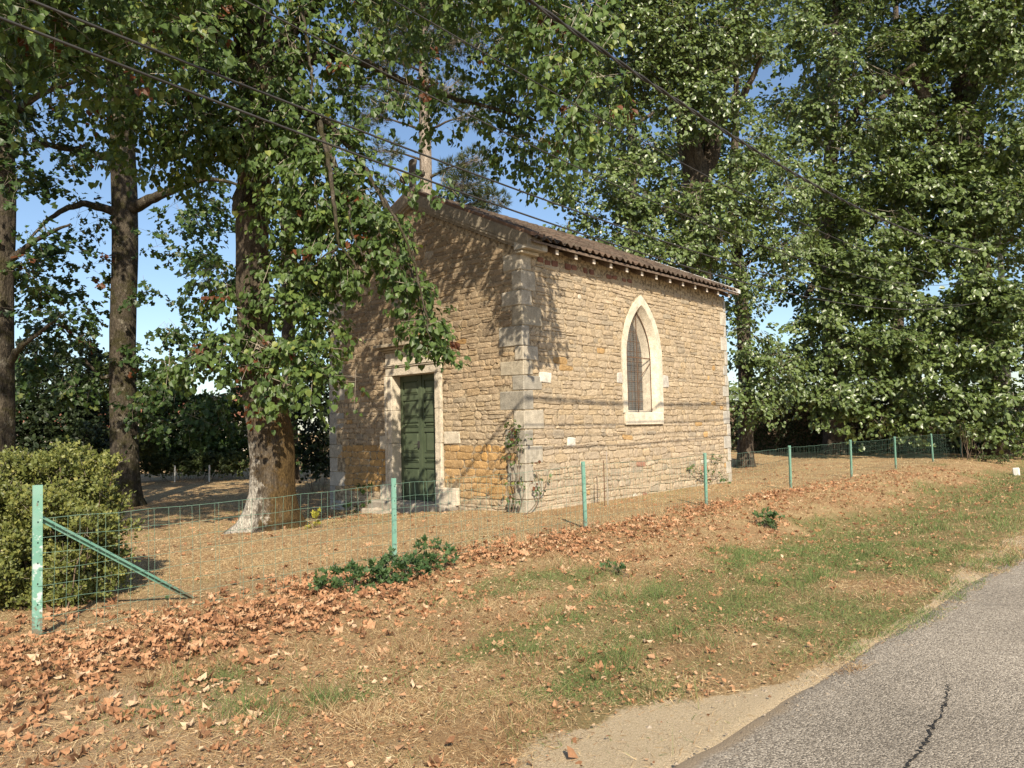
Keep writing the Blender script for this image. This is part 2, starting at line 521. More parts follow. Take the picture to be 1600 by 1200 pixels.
def grid_axis(dense0, dense1, step, lo, hi, grow=1.16):
    a = list(np.arange(dense0, dense1, step)); s = step
    while a[-1] < hi: s *= grow; a.append(a[-1] + s)
    s = step
    while a[0] > lo: s *= grow; a.insert(0, a[0] - s)
    return np.array(a)
gx = grid_axis(-10.5, 8, .08, -900, 1100); gy = grid_axis(-9.5, 2.5, .07, -700, 1300)
X, Y = np.meshgrid(gx, gy, indexing='ij')
Z = height(X, Y)
fx, fy = X.ravel(), Y.ravel()
Z = Z - .075 * smooth(.0, -.12, Y - ROAD_EDGE(X))        # the bed dips below the asphalt sheet
edge = ROAD_EDGE(fx)
dist_road = fy - edge
def sand_mask(x, y):
    dr = y - ROAD_EDGE(x)
    w = .02 + .08 * smooth(-4.6, -5.8, x) + .62 * smooth(-5.7, -6.9, x) + .30 * smooth(-2.4, -1.2, x) * smooth(3, 1, x) + .12 * fbm(x * .8, y * 0 + 2, .1)
    return 1 - smooth(.55, 1.0, dr / w + .9 * (fbm(x * 2.3, y * 2.3, .4) - .5))
def green_mask(x, y):
    g_ = fbm(x * .75 + 3, y * 1.1, .15) + .40 * np.exp(-((y + 5.6) / 1.15) ** 2) * smooth(-6.6, -3.4, x) + .20 * np.exp(-((y + 4.8) / .5) ** 2) * smooth(-3, 1, x) - .17 * smooth(-4.4, -3.2, y) - .08 * smooth(-5.5, -8.0, x) + .10 * (fbm(x * 3, y * 3, .6) - .5)
    g_ = smooth(.40, .72, g_)
    return np.clip(g_ * smooth(-1.2, -3.2, y) + .30 * smooth(.45, .75, fbm(x * .4, y * .4, .9)) * smooth(-2.5, -1, y), 0, 1)
sand = sand_mask(fx, fy)
greenm = green_mask(fx, fy)
def leafband(x, y):
    c = -2.55 - .35 * smooth(-3, -8, x) + .12 * smooth(-1, 4, x)
    w = .62 + .5 * smooth(-4, -8.5, x) - .2 * smooth(0, 6, x)
    return np.exp(-((y - c) / (w * (.6 + 1.1 * fbm(x * .7, x * 0 + 5, .2)))) ** 2) * smooth(14, 4, x) * (.12 + 1.25 * smooth(.30, .66, fbm(x * 1.1, y * 1.3, .6)))
litter = np.clip(leafband(fx, fy), 0, 1)
bare = smooth(-7.2, -8.6, fx) * smooth(-3.0, -4.2, fy)
g = Geo()
n1, n2 = X.shape
i = np.arange(n1 - 1)[:, None] * n2; j = np.arange(n2 - 1)[None]
Q = np.stack([i + j, i + n2 + j, i + n2 + j + 1, i + j + 1], -1).reshape(-1, 4)
g.add(np.stack([fx, fy, Z.ravel()], 1), Q, sand=sand, green=np.clip(greenm, 0, 1), litter=litter, bare=bare)
def mat_ground():
    k = N('dry grass ground')
    n1 = k.noise(1.1, 5, .6); n2 = k.noise(14, 6, .7); n3 = k.noise(70, 4, .75); n4 = k.noise(190, 3, .7)
    dry = k.ramp(n2, [(.25, (.27, .18, .09)), (.5, (.45, .325, .17)), (.75, (.58, .45, .25))])
    dry = k.mix(k.ramp(n1, [(.36, 0.0), (.62, .7)]), dry, k.ramp(n3, [(.3, (.25, .14, .07)), (.7, (.42, .255, .135))]))
    grn = k.ramp(n3, [(.3, (.17, .155, .06)), (.7, (.30, .25, .115))])
    f = k.math('ADD', k.math('MULTIPLY', k.attr('green'), 1.1), k.math('MULTIPLY', k.math('SUBTRACT', n2, .5), 1.2))
    c = k.mix(k.ramp(f, [(.3, 0.0), (.85, .7)]), dry, grn)
    lit = k.ramp(k.vor(26, out='Color'), [(.2, (.24, .10, .045)), (.8, (.46, .22, .10))])
    f = k.math('ADD', k.attr('litter'), k.math('MULTIPLY', k.math('SUBTRACT', k.noise(9, 5, .7), .5), 1.6))
    c = k.mix(k.ramp(f, [(.55, 0.0), (.95, .55)]), c, lit)
    soil = k.ramp(n3, [(.3, (.40, .275, .165)), (.7, (.54, .39, .245))])
    f = k.math('ADD', k.attr('bare'), k.math('MULTIPLY', k.math('SUBTRACT', n2, .5), 1.4))
    c = k.mix(k.ramp(f, [(.4, 0.0), (.8, .7)]), c, soil)
    snd = k.ramp(k.noise(120, 5, .75), [(.3, (.42, .31, .185)), (.5, (.60, .47, .30)), (.7, (.74, .61, .42))])
    f = k.math('ADD', k.attr('sand'), k.math('MULTIPLY', k.math('SUBTRACT', n2, .5), .9))
    c = k.mix(k.ramp(f, [(.42, 0.0), (.62, 1.0)]), c, snd)
    c = k.mix(1.0, c, k.ramp(n4, [(.3, .62), (.7, 1.32)]), 'MULTIPLY')
    h = k.math('ADD', k.math('MULTIPLY', n3, .7), k.math('MULTIPLY', n4, .5))
    return k.done(k.pbr(c, .97, k.bump(h, 1.0, .022), spec=.08))
MAT['ground'] = mat_ground()
ground = g.build('ground', MAT['ground'], None, True, kind='structure')

def mat_road():
    k = N('worn asphalt')
    v = k.vor(120, feature='F1'); vc = k.vor(120, out='Color')
    n = k.noise(260, 3, .7); big = k.noise(.7, 4, .6); mid = k.noise(6, 5, .65)
    c = k.ramp(vc, [(.15, (.16, .135, .105)), (.5, (.34, .29, .225)), (.92, (.62, .54, .43))])
    c = k.mix(1.0, c, k.ramp(n, [(.3, .62), (.7, 1.3)]), 'MULTIPLY')
    c = k.mix(1.0, c, k.ramp(big, [(.3, .74), (.7, 1.16)]), 'MULTIPLY')
    c = k.mix(k.ramp(k.noise(2.3, 5, .7), [(.60, 0.0), (.70, .35)]), c, (.12, .105, .09))
    f = k.math('ADD', k.attr('sand'), k.math('MULTIPLY', k.math('SUBTRACT', mid, .5), 1.5))
    c = k.mix(k.ramp(f, [(.35, 0.0), (.95, .75)]), c, k.ramp(n, [(.3, (.30, .215, .13)), (.7, (.46, .35, .22))]))
    c = k.mix(k.ramp(k.noise(1.6, 4, .6, k.coord((.25, 1.3, 1))), [(.52, 0.0), (.72, .28)]), c, (.30, .25, .19))
    h = k.math('ADD', k.math('MULTIPLY', k.math('SUBTRACT', 1.0, v), 1.0), k.math('MULTIPLY', n, .6))
    return k.done(k.pbr(c, .88, k.bump(h, .9, .007), spec=.25))
rx = grid_axis(-12, 8, .10, -400, 900, 1.12); rt = np.concatenate([np.linspace(0, .6, 9), np.linspace(.8, 5.4, 16)])
XR, TR = np.meshgrid(rx, rt, indexing='ij')
YR = ROAD_EDGE(XR) - .0 - TR
ZR = .016 - .030 * np.exp(-TR / .03) + .05 * smooth(0, 2.6, TR) * (1 - .6 * smooth(2.6, 5.4, TR)) + .008 * (fbm(XR * 1.3, YR * 1.3, .4) - .5)
g = Geo()
n1, n2 = XR.shape
i = np.arange(n1 - 1)[:, None] * n2; j = np.arange(n2 - 1)[None]
Q = np.stack([i + j, i + j + 1, i + n2 + j + 1, i + n2 + j], -1).reshape(-1, 4)
rs = smooth(.05, -.02, TR - .14 * smooth(-5.5, -7, XR) * smooth(1.4, 0, TR) - .30 * (fbm(XR * 1.7, YR * 1.7, .8) - .52))
g.add(np.stack([XR, YR, ZR], -1).reshape(-1, 3), Q, sand=rs.ravel())
road = g.build('road', mat_road(), None, True, kind='structure')
def road_z(x, y):
    T = ROAD_EDGE(x) - y
    return .016 + .05 * smooth(0, 2.6, T) * (1 - .6 * smooth(2.6, 5.4, T)) + .008 * (fbm(x * 1.3, y * 1.3, .4) - .5)
# cracks in the asphalt: thin dark filler strips
g = Geo()
for pts in ([(1410, 1206), (1414, 1192), (1422, 1180), (1432, 1172), (1440, 1162), (1444, 1154), (1451, 1146), (1453, 1134), (1458, 1126), (1470, 1110)],
            [(1472, 1106), (1478, 1085), (1482, 1062)]):
    P = []
    for u, v in pts:
        d = ray(u, v); q = CAM + d * ((.05 - CAM[2]) / d[2]); P.append(q[:2])
    P = np.array(P); t = np.linspace(0, len(P) - 1, 60)
    Pi = np.stack([np.interp(t, np.arange(len(P)), P[:, a]) for a in (0, 1)], 1) + rng.normal(0, .008, (60, 2))
    w = .0035 * (1 + .8 * rng.random(60)) * (1 if pts[0][0] < 1420 else .5); w[0] = w[-1] = .001
    L = np.stack([Pi[:, 0] - w, Pi[:, 1] + w], 1); R = np.stack([Pi[:, 0] + w, Pi[:, 1] - w], 1)
    V = np.concatenate([L, R]); V = np.column_stack([V, road_z(V[:, 0], V[:, 1]) + .004])
    a = np.arange(59)
    g.add(V, np.stack([a, a + 60, a + 61, a + 1], 1))
g.build('road_crack', mat_simple('dark crack filler', (.015, .014, .013), (.035, .032, .03), 30, .95), road)

# ------------------------------------------------------------------ the chapel
LX, WY, HW = 8.06, 5.83, 4.80          # long wall, facade width, wall height
AP = WY / 2
SL = .465                               # roof slope
chapel = thing('stone_chapel', (0, 0, 0), 'small buff stone chapel with green door, pointed side window and tiled roof', 'chapel')

# openings -------------------------------------------------------------
DY0, DY1, DZ0, DZ1 = 2.29, 3.60, .12, 2.70        # door opening
WX0, WX1, WZ0, WSP = 3.32, 4.62, 1.83, 3.02       # window opening
WC = (WX0 + WX1) / 2; WHW = (WX1 - WX0) / 2
def arch_half(z, hw, spring, rise):
    """half width of a pointed arch at height z"""
    R = (rise ** 2 + hw ** 2) / (2 * hw)
    t = np.clip(z - spring, 0, rise)
    return np.where(z < spring, hw, np.sqrt(np.maximum(R * R - t * t, 0)) - (R - hw))
RISE = 1.16
def arch_poly(hw, z0, spring, rise, n=10):
    R = (rise ** 2 + hw ** 2) / (2 * hw)
    a1 = math.asin(min(1, rise / R))
    th = np.linspace(0, a1, n)
    right = [(hw - R + R * math.cos(t), spring + R * math.sin(t)) for t in th]
    left = [(-x, z) for x, z in right[::-1][1:]]
    return [(hw, z0)] + right + left + [(-hw, z0)]

# quoin layout: (z0, z1, length on long wall, length on facade)
qz = [0.0]
while qz[-1] < HW - .45: qz.append(qz[-1] + float(rng.uniform(.25, .37)))
qz.append(HW - .08)
def quoin_set():
    out = []
    for i in range(len(qz) - 1):
        a, b = (float(rng.uniform(.36, .56)), float(rng.uniform(.16, .28)))
        out.append((qz[i], qz[i + 1], a if i % 2 else b, b if i % 2 else a + .05))
    return out
QN, QR, QL = quoin_set(), quoin_set(), quoin_set()   # near, right end, left end

def free(z0, z1, ex, lo, hi):
    iv = [(lo, hi)]
    for a, b in ex(z0, z1):
        nw = []
        for p, q in iv:
            if b <= p or a >= q: nw.append((p, q)); continue
            if a > p: nw.append((p, a))
            if b < q: nw.append((b, q))
        iv = nw
    return [(p, q) for p, q in iv if q - p > .05]
def ex_long(z0, z1):
    e = []
    for (a, b, l, f) in QN:
        if b > z0 + .02 and a < z1 - .02: e.append((-1, l + .012))
    for (a, b, l, f) in QR:
        if b > z0 + .02 and a < z1 - .02: e.append((LX - l * .62 - .012, LX + 1))
    if z1 > WZ0 - .27 and z0 < WSP + RISE + .28:
        zc = np.linspace(z0, z1, 5)
        hw = float(np.max(np.where(zc < WZ0, WHW + .10, arch_half(zc, WHW + .17, WSP, RISE + .24))))
        if hw > .03: e.append((WC - hw, WC + hw))
    return e
def ex_fac(z0, z1):
    e = []
    if z0 < HW:
        for (a, b, l, f) in QN:
            if b > z0 + .02 and a < z1 - .02: e.append((-1, f + .012))
        for (a, b, l, f) in QL:
            if b > z0 + .02 and a < z1 - .02: e.append((WY - f - .012, WY + 1))
    if z1 > .0 and z0 < 3.42: e.append((DY0 - .21, DY1 + .21))
    if z1 > 3.08 and z0 < 3.42: e.append((DY0 - .36, DY1 + .36))
    if z1 > .42 - .34 and z0 < .45: e.append((DY0 - .62, DY1 + .40))
    top = (HW + .02) + SL * AP - .10
    if z1 > HW - .15:
        y = (z1 - (HW - .12)) / SL
        e += [(-1, y), (WY - y, WY + 1)]
    return e

PAL_L = np.array([(.50, .385, .245), (.54, .42, .275), (.47, .36, .235), (.57, .455, .31), (.45, .355, .25), (.52, .40, .265), (.49, .36, .205), (.41, .33, .235)])
def stone_col(s, z, wall):
    c = (.5 * PAL_L[rng.integers(len(PAL_L))] + .5 * np.array([.50, .395, .27])) * .88 * rng.uniform(.93, 1.07)
    if rng.random() < .014: c = np.array([.47, .30, .135]) * rng.uniform(.85, 1.1)
    if rng.random() < .0015: c = np.array([.36, .19, .125])
    if rng.random() < .006: c = np.array([.58, .51, .40])
    if rng.random() < .05: c = np.array([.36, .295, .21])
    if wall == 'f' and s > 3.0: c = c * .88  # left half of the front: tree shade toned into the stone colour
    if wall == 'f':
        if .30 < z < 1.22:
            k = .35 + .65 * vnoise(s * 1.3, z * 2.2, 2.2)
            c = c * (1 - k) + k * np.array([.50, .29, .10]) * rng.uniform(.8, 1.1)
        elif z > 2.2: c = c * (1 - .30 * float(smooth(2.4, 3.6, z))) * np.array([1, .96, .92])  # upper front: weathering, with canopy shade darkened into the stone colour
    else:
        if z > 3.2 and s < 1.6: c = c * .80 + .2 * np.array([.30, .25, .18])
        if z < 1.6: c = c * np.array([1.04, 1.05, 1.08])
    return c

def make_stones(wall):
    """list of (V, F, colour, area) for one wall; wall plane coordinates (s, z), outward depth d"""
    res = []
    lo, hi = (0, LX) if wall == 'l' else (0, WY)
    ex = ex_long if wall == 'l' else ex_fac
    ztop = HW - .20 if wall == 'l' else HW + SL * AP - .25
    z, c = -.25, 0
    def bnd(k, s, zz): return zz + .055 * (vnoise(s * 2.2 + 7 * k, k * 3.7, 1.1) - .5) + .02 * (vnoise(s * 7 + 3 * k, k * 1.7, 2.1) - .5)
    while z < ztop:
        big = wall == 'f' and .32 < z < 1.15
        h = float(rng.uniform(.125, .165) if big else rng.choice([.085, .105, .125, .145, .17], p=[.2, .28, .26, .17, .09]) * rng.uniform(.9, 1.1))
        z1 = z + h
        for (p, q) in free(z, z1, ex, lo, hi):
            s = p
            while s < q - 1e-6:
                w = float(rng.uniform(.13, .46) if rng.random() < .8 else rng.uniform(.08, .2)) * (1.15 if big else 1)
                if s + w > q - .09: w = q - s
                a, b = s, s + w
                gp = rng.uniform(.001, .008, 4)
                sub = [(z, z1)]
                if h > .12 and rng.random() < .22 and not big:
                    m = z + h * rng.uniform(.4, .6); sub = [(z, m), (m, z1)]
                for (za, zb) in sub:
                    kb = c if za == z else c + .5; kt = c + 1 if zb == z1 else c + .5
                    x0, x1 = a + gp[0], b - gp[1]
                    if x1 - x0 < .03: continue
                    cz = min(.35, .03 / max(.02, (zb - za)))
                    def pt(fx_, fz_):
                        ss = x0 + (x1 - x0) * fx_
                        lo_, up_ = bnd(kb, ss, za) + gp[2], bnd(kt, ss, zb) - gp[3]
                        return (ss, lo_ + (up_ - lo_) * fz_)
                    ci = np.clip(rng.uniform(.15, .9, 8) * .07 / max(.07, x1 - x0), 0, .38)
                    cj = rng.uniform(.14, .46, 8)
                    ring = [pt(ci[0], 0), pt(1 - ci[1], 0), pt(1, cj[0]), pt(1, 1 - cj[1]), pt(1 - ci[2], 1), pt(ci[3], 1), pt(0, 1 - cj[2]), pt(0, cj[3])]
                    ring = np.array(ring)
                    ctr = ring.mean(0)
                    pr = rng.uniform(.007, .022)
                    tl = rng.normal(0, .004, 2)
                    back = np.column_stack([ring, np.full(8, -.02)])
                    frd = pr - .007 + (ring - ctr) @ tl * 4 + rng.normal(0, .0025, 8)
                    front = np.column_stack([ctr + (ring - ctr) * rng.uniform(.955, .995, (8, 1)), frd])
                    inn = ctr + (ring[[0, 1, 2, 3, 4, 5, 6, 7]] - ctr) * rng.uniform(.62, .84, (8, 1))
                    inner = np.column_stack([inn, pr + (inn - ctr) @ tl * 4 + rng.normal(0, .0035, 8)])
                    cen = np.array([[*(ctr + (ring[2] - ctr) * rng.uniform(-.2, .2)), pr + rng.normal(.002, .004)]])
                    V = np.concatenate([back, front, inner, cen])
                    if wall == 'l': W3 = np.column_stack([V[:, 0], -V[:, 2], V[:, 1]])
                    else: W3 = np.column_stack([-V[:, 2], V[:, 0], V[:, 1]])
                    jj = np.arange(8); kk = (jj + 1) % 8
                    Q1 = np.stack([jj, kk, kk + 8, jj + 8], 1); Q2 = Q1 + 8
                    T1 = np.stack([jj + 16, kk + 16, np.full(8, 24)], 1)
                    if wall == 'f': Q1, Q2, T1 = Q1[:, ::-1], Q2[:, ::-1], T1[:, ::-1]
                    u, v, d = project(W3.mean(0))
                    area = (x1 - x0) * (zb - za) / d[0] ** 2
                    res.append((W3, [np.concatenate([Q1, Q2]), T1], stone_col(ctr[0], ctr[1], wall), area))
                s += w
        z = z1; c += 1
    return res

walls = {}
for wall, nm in (('l', 'long_wall'), ('f', 'front_wall')):
    g = Geo()
    zs = np.arange(-.5, HW + .001 if wall == 'l' else HW + SL * AP, .05)
    for za, zb in zip(zs[:-1], zs[1:]):
        def hole(z0, z1):
            e = []
            if wall == 'l':
                if z1 > WZ0 - .1 and z0 < WSP + RISE:
                    hw = float(arch_half(np.array((z0 + z1) / 2), WHW + .06, WSP, RISE + .06)); e.append((WC - hw, WC + hw))
            else:
                if z0 < DZ1 + .06: e.append((DY0 - .06, DY1 + .06))
                if z1 > HW: y = (z1 - HW) / SL; e += [(-1, y), (WY - y, WY + 1)]
            return e
        for p, q in free(za, zb, hole, .004, (LX if wall == 'l' else WY) - .004):
            if wall == 'l': V = [(p, 0, za), (q, 0, za), (q, 0, zb), (p, 0, zb)]
            else: V = [(0, q, za), (0, p, za), (0, p, zb), (0, q, zb)]
            g.add(V, np.array([[0, 1, 2, 3]]))
    walls[wall] = g.build(nm, MAT['mortar'], chapel)
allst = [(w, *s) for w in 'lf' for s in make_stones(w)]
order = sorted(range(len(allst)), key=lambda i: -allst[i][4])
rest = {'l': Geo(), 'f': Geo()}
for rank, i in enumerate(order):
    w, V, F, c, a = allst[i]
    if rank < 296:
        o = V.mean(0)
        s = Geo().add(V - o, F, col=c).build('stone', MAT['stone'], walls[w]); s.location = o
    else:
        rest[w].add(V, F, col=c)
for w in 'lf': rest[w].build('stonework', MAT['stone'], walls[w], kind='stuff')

# rear and far side walls (out of sight, plain)
g = Geo()
g.add([(LX, .004, -.5), (LX, WY, -.5), (LX, WY, HW), (LX, AP, HW + SL * AP), (LX, .004, HW)], np.array([[0, 1, 2, 3, 4]]), col=(.46, .35, .21))
g.add([(.004, WY, -.5), (LX, WY, -.5), (LX, WY, HW), (.004, WY, HW)], np.array([[3, 2, 1, 0]]), col=(.46, .35, .21))
g.build('rear_wall', MAT['stone'], chapel)

# quoins
ASH = np.array([(.36, .335, .29), (.40, .37, .315), (.33, .31, .27), (.43, .39, .325), (.38, .34, .27)])
def ash(k=1.0): return ASH[rng.integers(len(ASH))] * rng.uniform(.92, 1.08) * k
for (a, b, l, f) in QN:
    g = Geo(); pr = float(rng.uniform(.012, .022)); c = ash() * np.array([.97, .94, .88])
    # L-shaped corner stone: one block wrapping both faces
    rough_box(g, (-pr, -pr, a + .005), (l, f if f < .3 else .10, b - .005), .014, .004, col=c) if l > f else rough_box(g, (-pr, -pr, a + .005), (l if l < .3 else .10, f, b - .005), .014, .004, col=c)
    g.build('quoin', MAT['ashlar'], chapel)
for (a, b, l, f) in QR:
    g = Geo(); pr = float(rng.uniform(.012, .022))
    rough_box(g, (LX - l * .62, -pr, a + .005), (LX + pr, max(.12, f * .5), b - .005), .013, .004, col=ash(1.12)); g.build('quoin', MAT['ashlar'], chapel)
for (a, b, l, f) in QL:
    g = Geo(); pr = float(rng.uniform(.012, .022))
    rough_box(g, (-pr, WY - f, a - .25 + .005), (max(.12, l * .5), WY + pr, b - .25 - .005), .013, .004, col=ash(1.0)); g.build('quoin', MAT['ashlar'], chapel)
# a few odd bonded white blocks in the long wall and by the door
for (x0, x1, z0, z1, dp, cc) in ((.42, .78, 2.36, 2.58, .035, .62), (1.22, 1.48, 1.18, 1.36, .03, .60)):
    g = Geo(); rough_box(g, (x0, -dp, z0), (x1, .1, z1), .02, .008, col=np.array([cc, cc * .93, cc * .8])); g.build('pale_block', MAT['ashlar'], walls['l'])
for (y0, y1, z0, z1) in ((1.62, 2.06, 1.28, 1.52), (3.82, 4.02, 1.18, 1.46)):
    g = Geo(); rough_box(g, (-.036, y0, z0), (.1, y1, z1), .015, .005, col=(.55, .48, .37)); g.build('pale_block', MAT['ashlar'], walls['f'])
# red bricks at the wall head
for k in range(16):
    if k in (3, 6, 9, 10, 13): continue
    x = .48 + k * .20 + rng.uniform(-.02, .02)
    g = Geo(); rough_box(g, (x, -.03 - rng.uniform(0, .012), HW - .19 + rng.uniform(-.02, .01)), (x + rng.uniform(.10, .18), .05, HW - .115 + rng.uniform(-.01, .02)), .01, .004)
    g.build('brick', MAT['brick'], walls['l'])
g = Geo(); box(g, (.45, -.008, HW - .20), (LX - .3, .03, HW + .10)); g.build('wall_head', MAT['mortar'], walls['l'])

# ---- door surround, door, step
CR = np.array((.60, .525, .41))
sur = Geo(); 
surround = sur.add(np.zeros((0, 3)), np.zeros((0, 4), int)) and bpy.data.objects.new('door_surround', None)
link(surround, chapel)
def sblock(name, a, b, c, bev=.01, jit=.003, par=None):
    g = Geo(); rough_box(g, a, b, bev, jit, col=c); return g.build(name, MAT['ashlar'], par or surround)
for (y0, y1, sgn) in ((DY0 - .19, DY0, -1), (DY1, DY1 + .19, 1)):
    zz = [DZ0 - .02, .44, 1.30, 1.98, DZ1]
    for a, b in zip(zz[:-1], zz[1:]):
        e = .12 if a < .2 else 0
        lo, hi = (y0 - (.42 if a < .2 else 0), y1) if sgn < 0 else (y0, y1 + (.2 if a < .2 else 0))
        sblock('jamb_stone', (-.05 - (.02 if a < .2 else 0), lo, a + .003), (.24, hi, b - .003), CR * rng.uniform(.94, 1.04))
        if a > .2:   # raised outer fillet of the moulding
            yo = (y0 - .012, y0 + .05) if sgn < 0 else (y1 - .05, y1 + .012)
            sblock('jamb_fillet', (-.072, yo[0], a + .004), (-.045, yo[1], b - .004), CR * rng.uniform(.94, 1.02), .006, .001)
sblock('lintel', (-.05, DY0 - .19, DZ1 + .002), (.24, DY1 + .19, DZ1 + .17), CR)
for k, (z0, z1, p) in enumerate(((.172, .205, .075), (.207, .235, .095))):
    sblock('lintel_moulding', (-p, DY0 - .205, DZ1 + z0), (.1, DY1 + .205, DZ1 + z1), CR * .95, .008, .001)
sblock('frieze', (-.045, DY0 - .19, DZ1 + .238), (.15, DY1 + .19, DZ1 + .49), CR * .98)
for k, (z0, z1, p, e) in enumerate(((.492, .535, .10, .22), (.537, .585, .17, .28), (.587, .65, .25, .35))):
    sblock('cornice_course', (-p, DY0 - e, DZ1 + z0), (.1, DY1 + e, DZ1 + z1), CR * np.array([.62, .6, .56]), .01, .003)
g = Geo()
rough_box(g, (-.32, DY0 - .55, -.22), (.22, DY1 + .52, .118), .04, .015, col=(.34, .30, .24)); g.build('door_step', MAT['ashlar'], chapel)
for k in range(9):
    y = DY0 - .7 + k * .29 + rng.uniform(-.06, .06); s = rng.uniform(.12, .2)
    g = Geo(); rough_box(g, (-.42 - rng.uniform(0, .14), y, -.3), (-.26, y + s * 1.4, -.04 + rng.uniform(-.05, .05)), .04, .02, col=np.array((.36, .31, .24)) * rng.uniform(.7, 1.2)); g.build('footing_stone', MAT['ashlar'], chapel)
door = bpy.data.objects.new('door', None); link(door, chapel)
dm = (DY0 + DY1) / 2
g = Geo(); box(g, (.26, DY0 - .01, DZ0), (.34, DY1 + .01, DZ1 + .01)); g.build('door_backing', MAT['void'], door)
for (a, b) in ((DY0 + .004, dm - .004), (dm + .004, DY1 - .004)):
    lg = Geo(); box(lg, (.215, a, DZ0 + .012), (.255, b, DZ1 - .005)); leaf = lg.build('door_leaf', MAT['door'], door)
    st = .085
    zs = [DZ0 + .012, .30, .86, 1.02, 1.52, 1.70, 2.14, 2.32, 2.60, DZ1 - .005]
    fr = Geo()
    box(fr, (.192, a, DZ0 + .012), (.2145, a + st, DZ1 - .005)); box(fr, (.192, b - st, DZ0 + .012), (.2145, b, DZ1 - .005))
    rails = [(DZ0 + .012, .20), (.80, .90), (1.02, 1.10), (1.54, 1.62), (1.74, 1.82), (2.20, 2.30), (2.60, DZ1 - .005)]
    for z0, z1 in rails: box(fr, (.194, a + st, z0), (.2145, b - st, z1))
    fr.build('door_frame', MAT['door'], leaf)
    for (r0, r1) in zip(rails[:-1], rails[1:]):
        z0, z1 = r0[1] + .02, r1[0] - .02
        pg = Geo(); y0, y1 = a + st + .02, b - st - .02
        V = [(.214, y0, z0), (.214, y1, z0), (.214, y1, z1), (.214, y0, z1)]; i_ = min(.035, (z1 - z0) * .3)
        V += [(.196, y0 + i_, z0 + i_), (.196, y1 - i_, z0 + i_), (.196, y1 - i_, z1 - i_), (.196, y0 + i_, z1 - i_)]
        pg.add(V, np.array([[0, 1, 5, 4][::-1], [1, 2, 6, 5][::-1], [2, 3, 7, 6][::-1], [3, 0, 4, 7][::-1], [7, 6, 5, 4]])); pg.build('door_panel', MAT['door'], leaf)
        for zz in (r0[1] + .006, r1[0] - .016):
            mg = Geo(); box(mg, (.180, a + st + .004, zz), (.2142, b - st - .004, zz + .012)); mg.build('panel_moulding', MAT['door'], leaf)
g = Geo(); box(g, (.172, dm - .03, DZ0 + .015), (.1915, dm + .03, DZ1 - .008)); g.build('centre_strip', MAT['door'], door)
g = Geo(); box(g, (.165, dm + .06, 1.20), (.19, dm + .10, 1.34)); tube(g, [(.17, dm + .08, 1.28), (.13, dm + .08, 1.28), (.12, dm + .14, 1.275)], .009, 6); g.build('door_handle', MAT['cable'], door)

# ---- window
window = bpy.data.objects.new('window', None); link(window, chapel)
FRW = ((WC, 0, 0), (1, 0, 0), (0, 0, 1), (0, 1, 0))
def ring_stones(name, hw0, hw1, rise0, rise1, d0, d1, din, col, cuts, par):
    """arch ring between inner (hw0) and outer (hw1) outlines, split into stones; front at d0 (outer edge) / d1 (inner edge), back at din"""
    ni = 40
    I = np.array(arch_poly(hw0, WZ0, WSP, rise0, ni)); O = np.array(arch_poly(hw1, WZ0, WSP, rise1, ni))
    # subdivide the straight legs
    def dense(P):
        a = np.linspace(P[0], P[1], 7)[:-1]; b = np.linspace(P[-2], P[-1], 7)[1:]
        return np.concatenate([a, P[1:-1], b])
    I, O = dense(I), dense(O); n = len(I)
    idx = [int(round(c * (n - 1))) for c in cuts]
    for a, b in zip(idx[:-1], idx[1:]):
        g = Geo(); Ii, Oo = I[a:b + 1].copy(), O[a:b + 1].copy(); m = len(Ii)
        j = rng.normal(0, .002)
        def w3(P, d): return np.column_stack([WC + P[:, 0], np.full(len(P), d), P[:, 1]])
        V = np.concatenate([w3(Oo, din), w3(Oo, d0 + j), w3(Ii, d1 + j), w3(Ii, din)])
        q = np.arange(m - 1)
        Q = np.concatenate([np.stack([k * m + q, k * m + q + 1, (k + 1) * m + q + 1, (k + 1) * m + q], 1)[:, ::-1] for k in range(3)])
        e = np.array([[0, m, 2 * m, 3 * m], [4 * m - 1, 3 * m - 1, 2 * m - 1, m - 1]])
        g.add(V, [Q, e], col=col * rng.uniform(.95, 1.05)); g.build(name, MAT['ashlar'], par)
cut = [0, .09, .17, .30, .5, .70, .83, .91, 1]
WCOL = np.array((.66, .58, .45))
ring_stones('surround_stone', WHW, WHW + .155, RISE, RISE + .21, -.034, -.034, .10, WCOL, cut, window)
ring_stones('reveal_stone', WHW - .10, WHW, RISE - .12, RISE - .002, -.032, .13, .16, WCOL * .98, cut, window)
ring_stones('inner_reveal', WHW - .20, WHW - .10, RISE - .28, RISE - .122, .131, .275, .5, WCOL * .80, [0, .2, .5, .8, 1], window)
for (x0, x1, z0, z1) in ((WX0 - .36, WX0 - .16, 2.44, 2.66), (WX1 + .16, WX1 + .42, 2.40, 2.68)):
    g = Geo(); rough_box(g, (x0, -.034, z0), (x1, .1, z1), .02, .008, col=(.50, .46, .40)); g.build('bonded_jamb_stone', MAT['ashlar'], window)
g = Geo(); rough_box(g, (WX0 - .10, -.055, WZ0 - .26), (WX1 + .10, .14, WZ0 - .003), .012, .004, col=WCOL * 1.02); g.build('window_sill', MAT['ashlar'], window)
g = Geo(); g.add([(WX0, .05, WZ0 - .004), (WX1, .05, WZ0 - .004), (WX1, .5, WZ0 + .12), (WX0, .5, WZ0 + .12)], np.array([[0, 1, 2, 3]]), col=WCOL * .9); g.build('sloping_sill', MAT['ashlar'], window)
g = Geo(); poly = arch_poly(WHW - .19, WZ0, WSP, RISE - .27); prism(g, poly, FRW, .285, .295); g.build('window_glass', MAT['glass'], window)
g = Geo()
hwg = WHW - .20
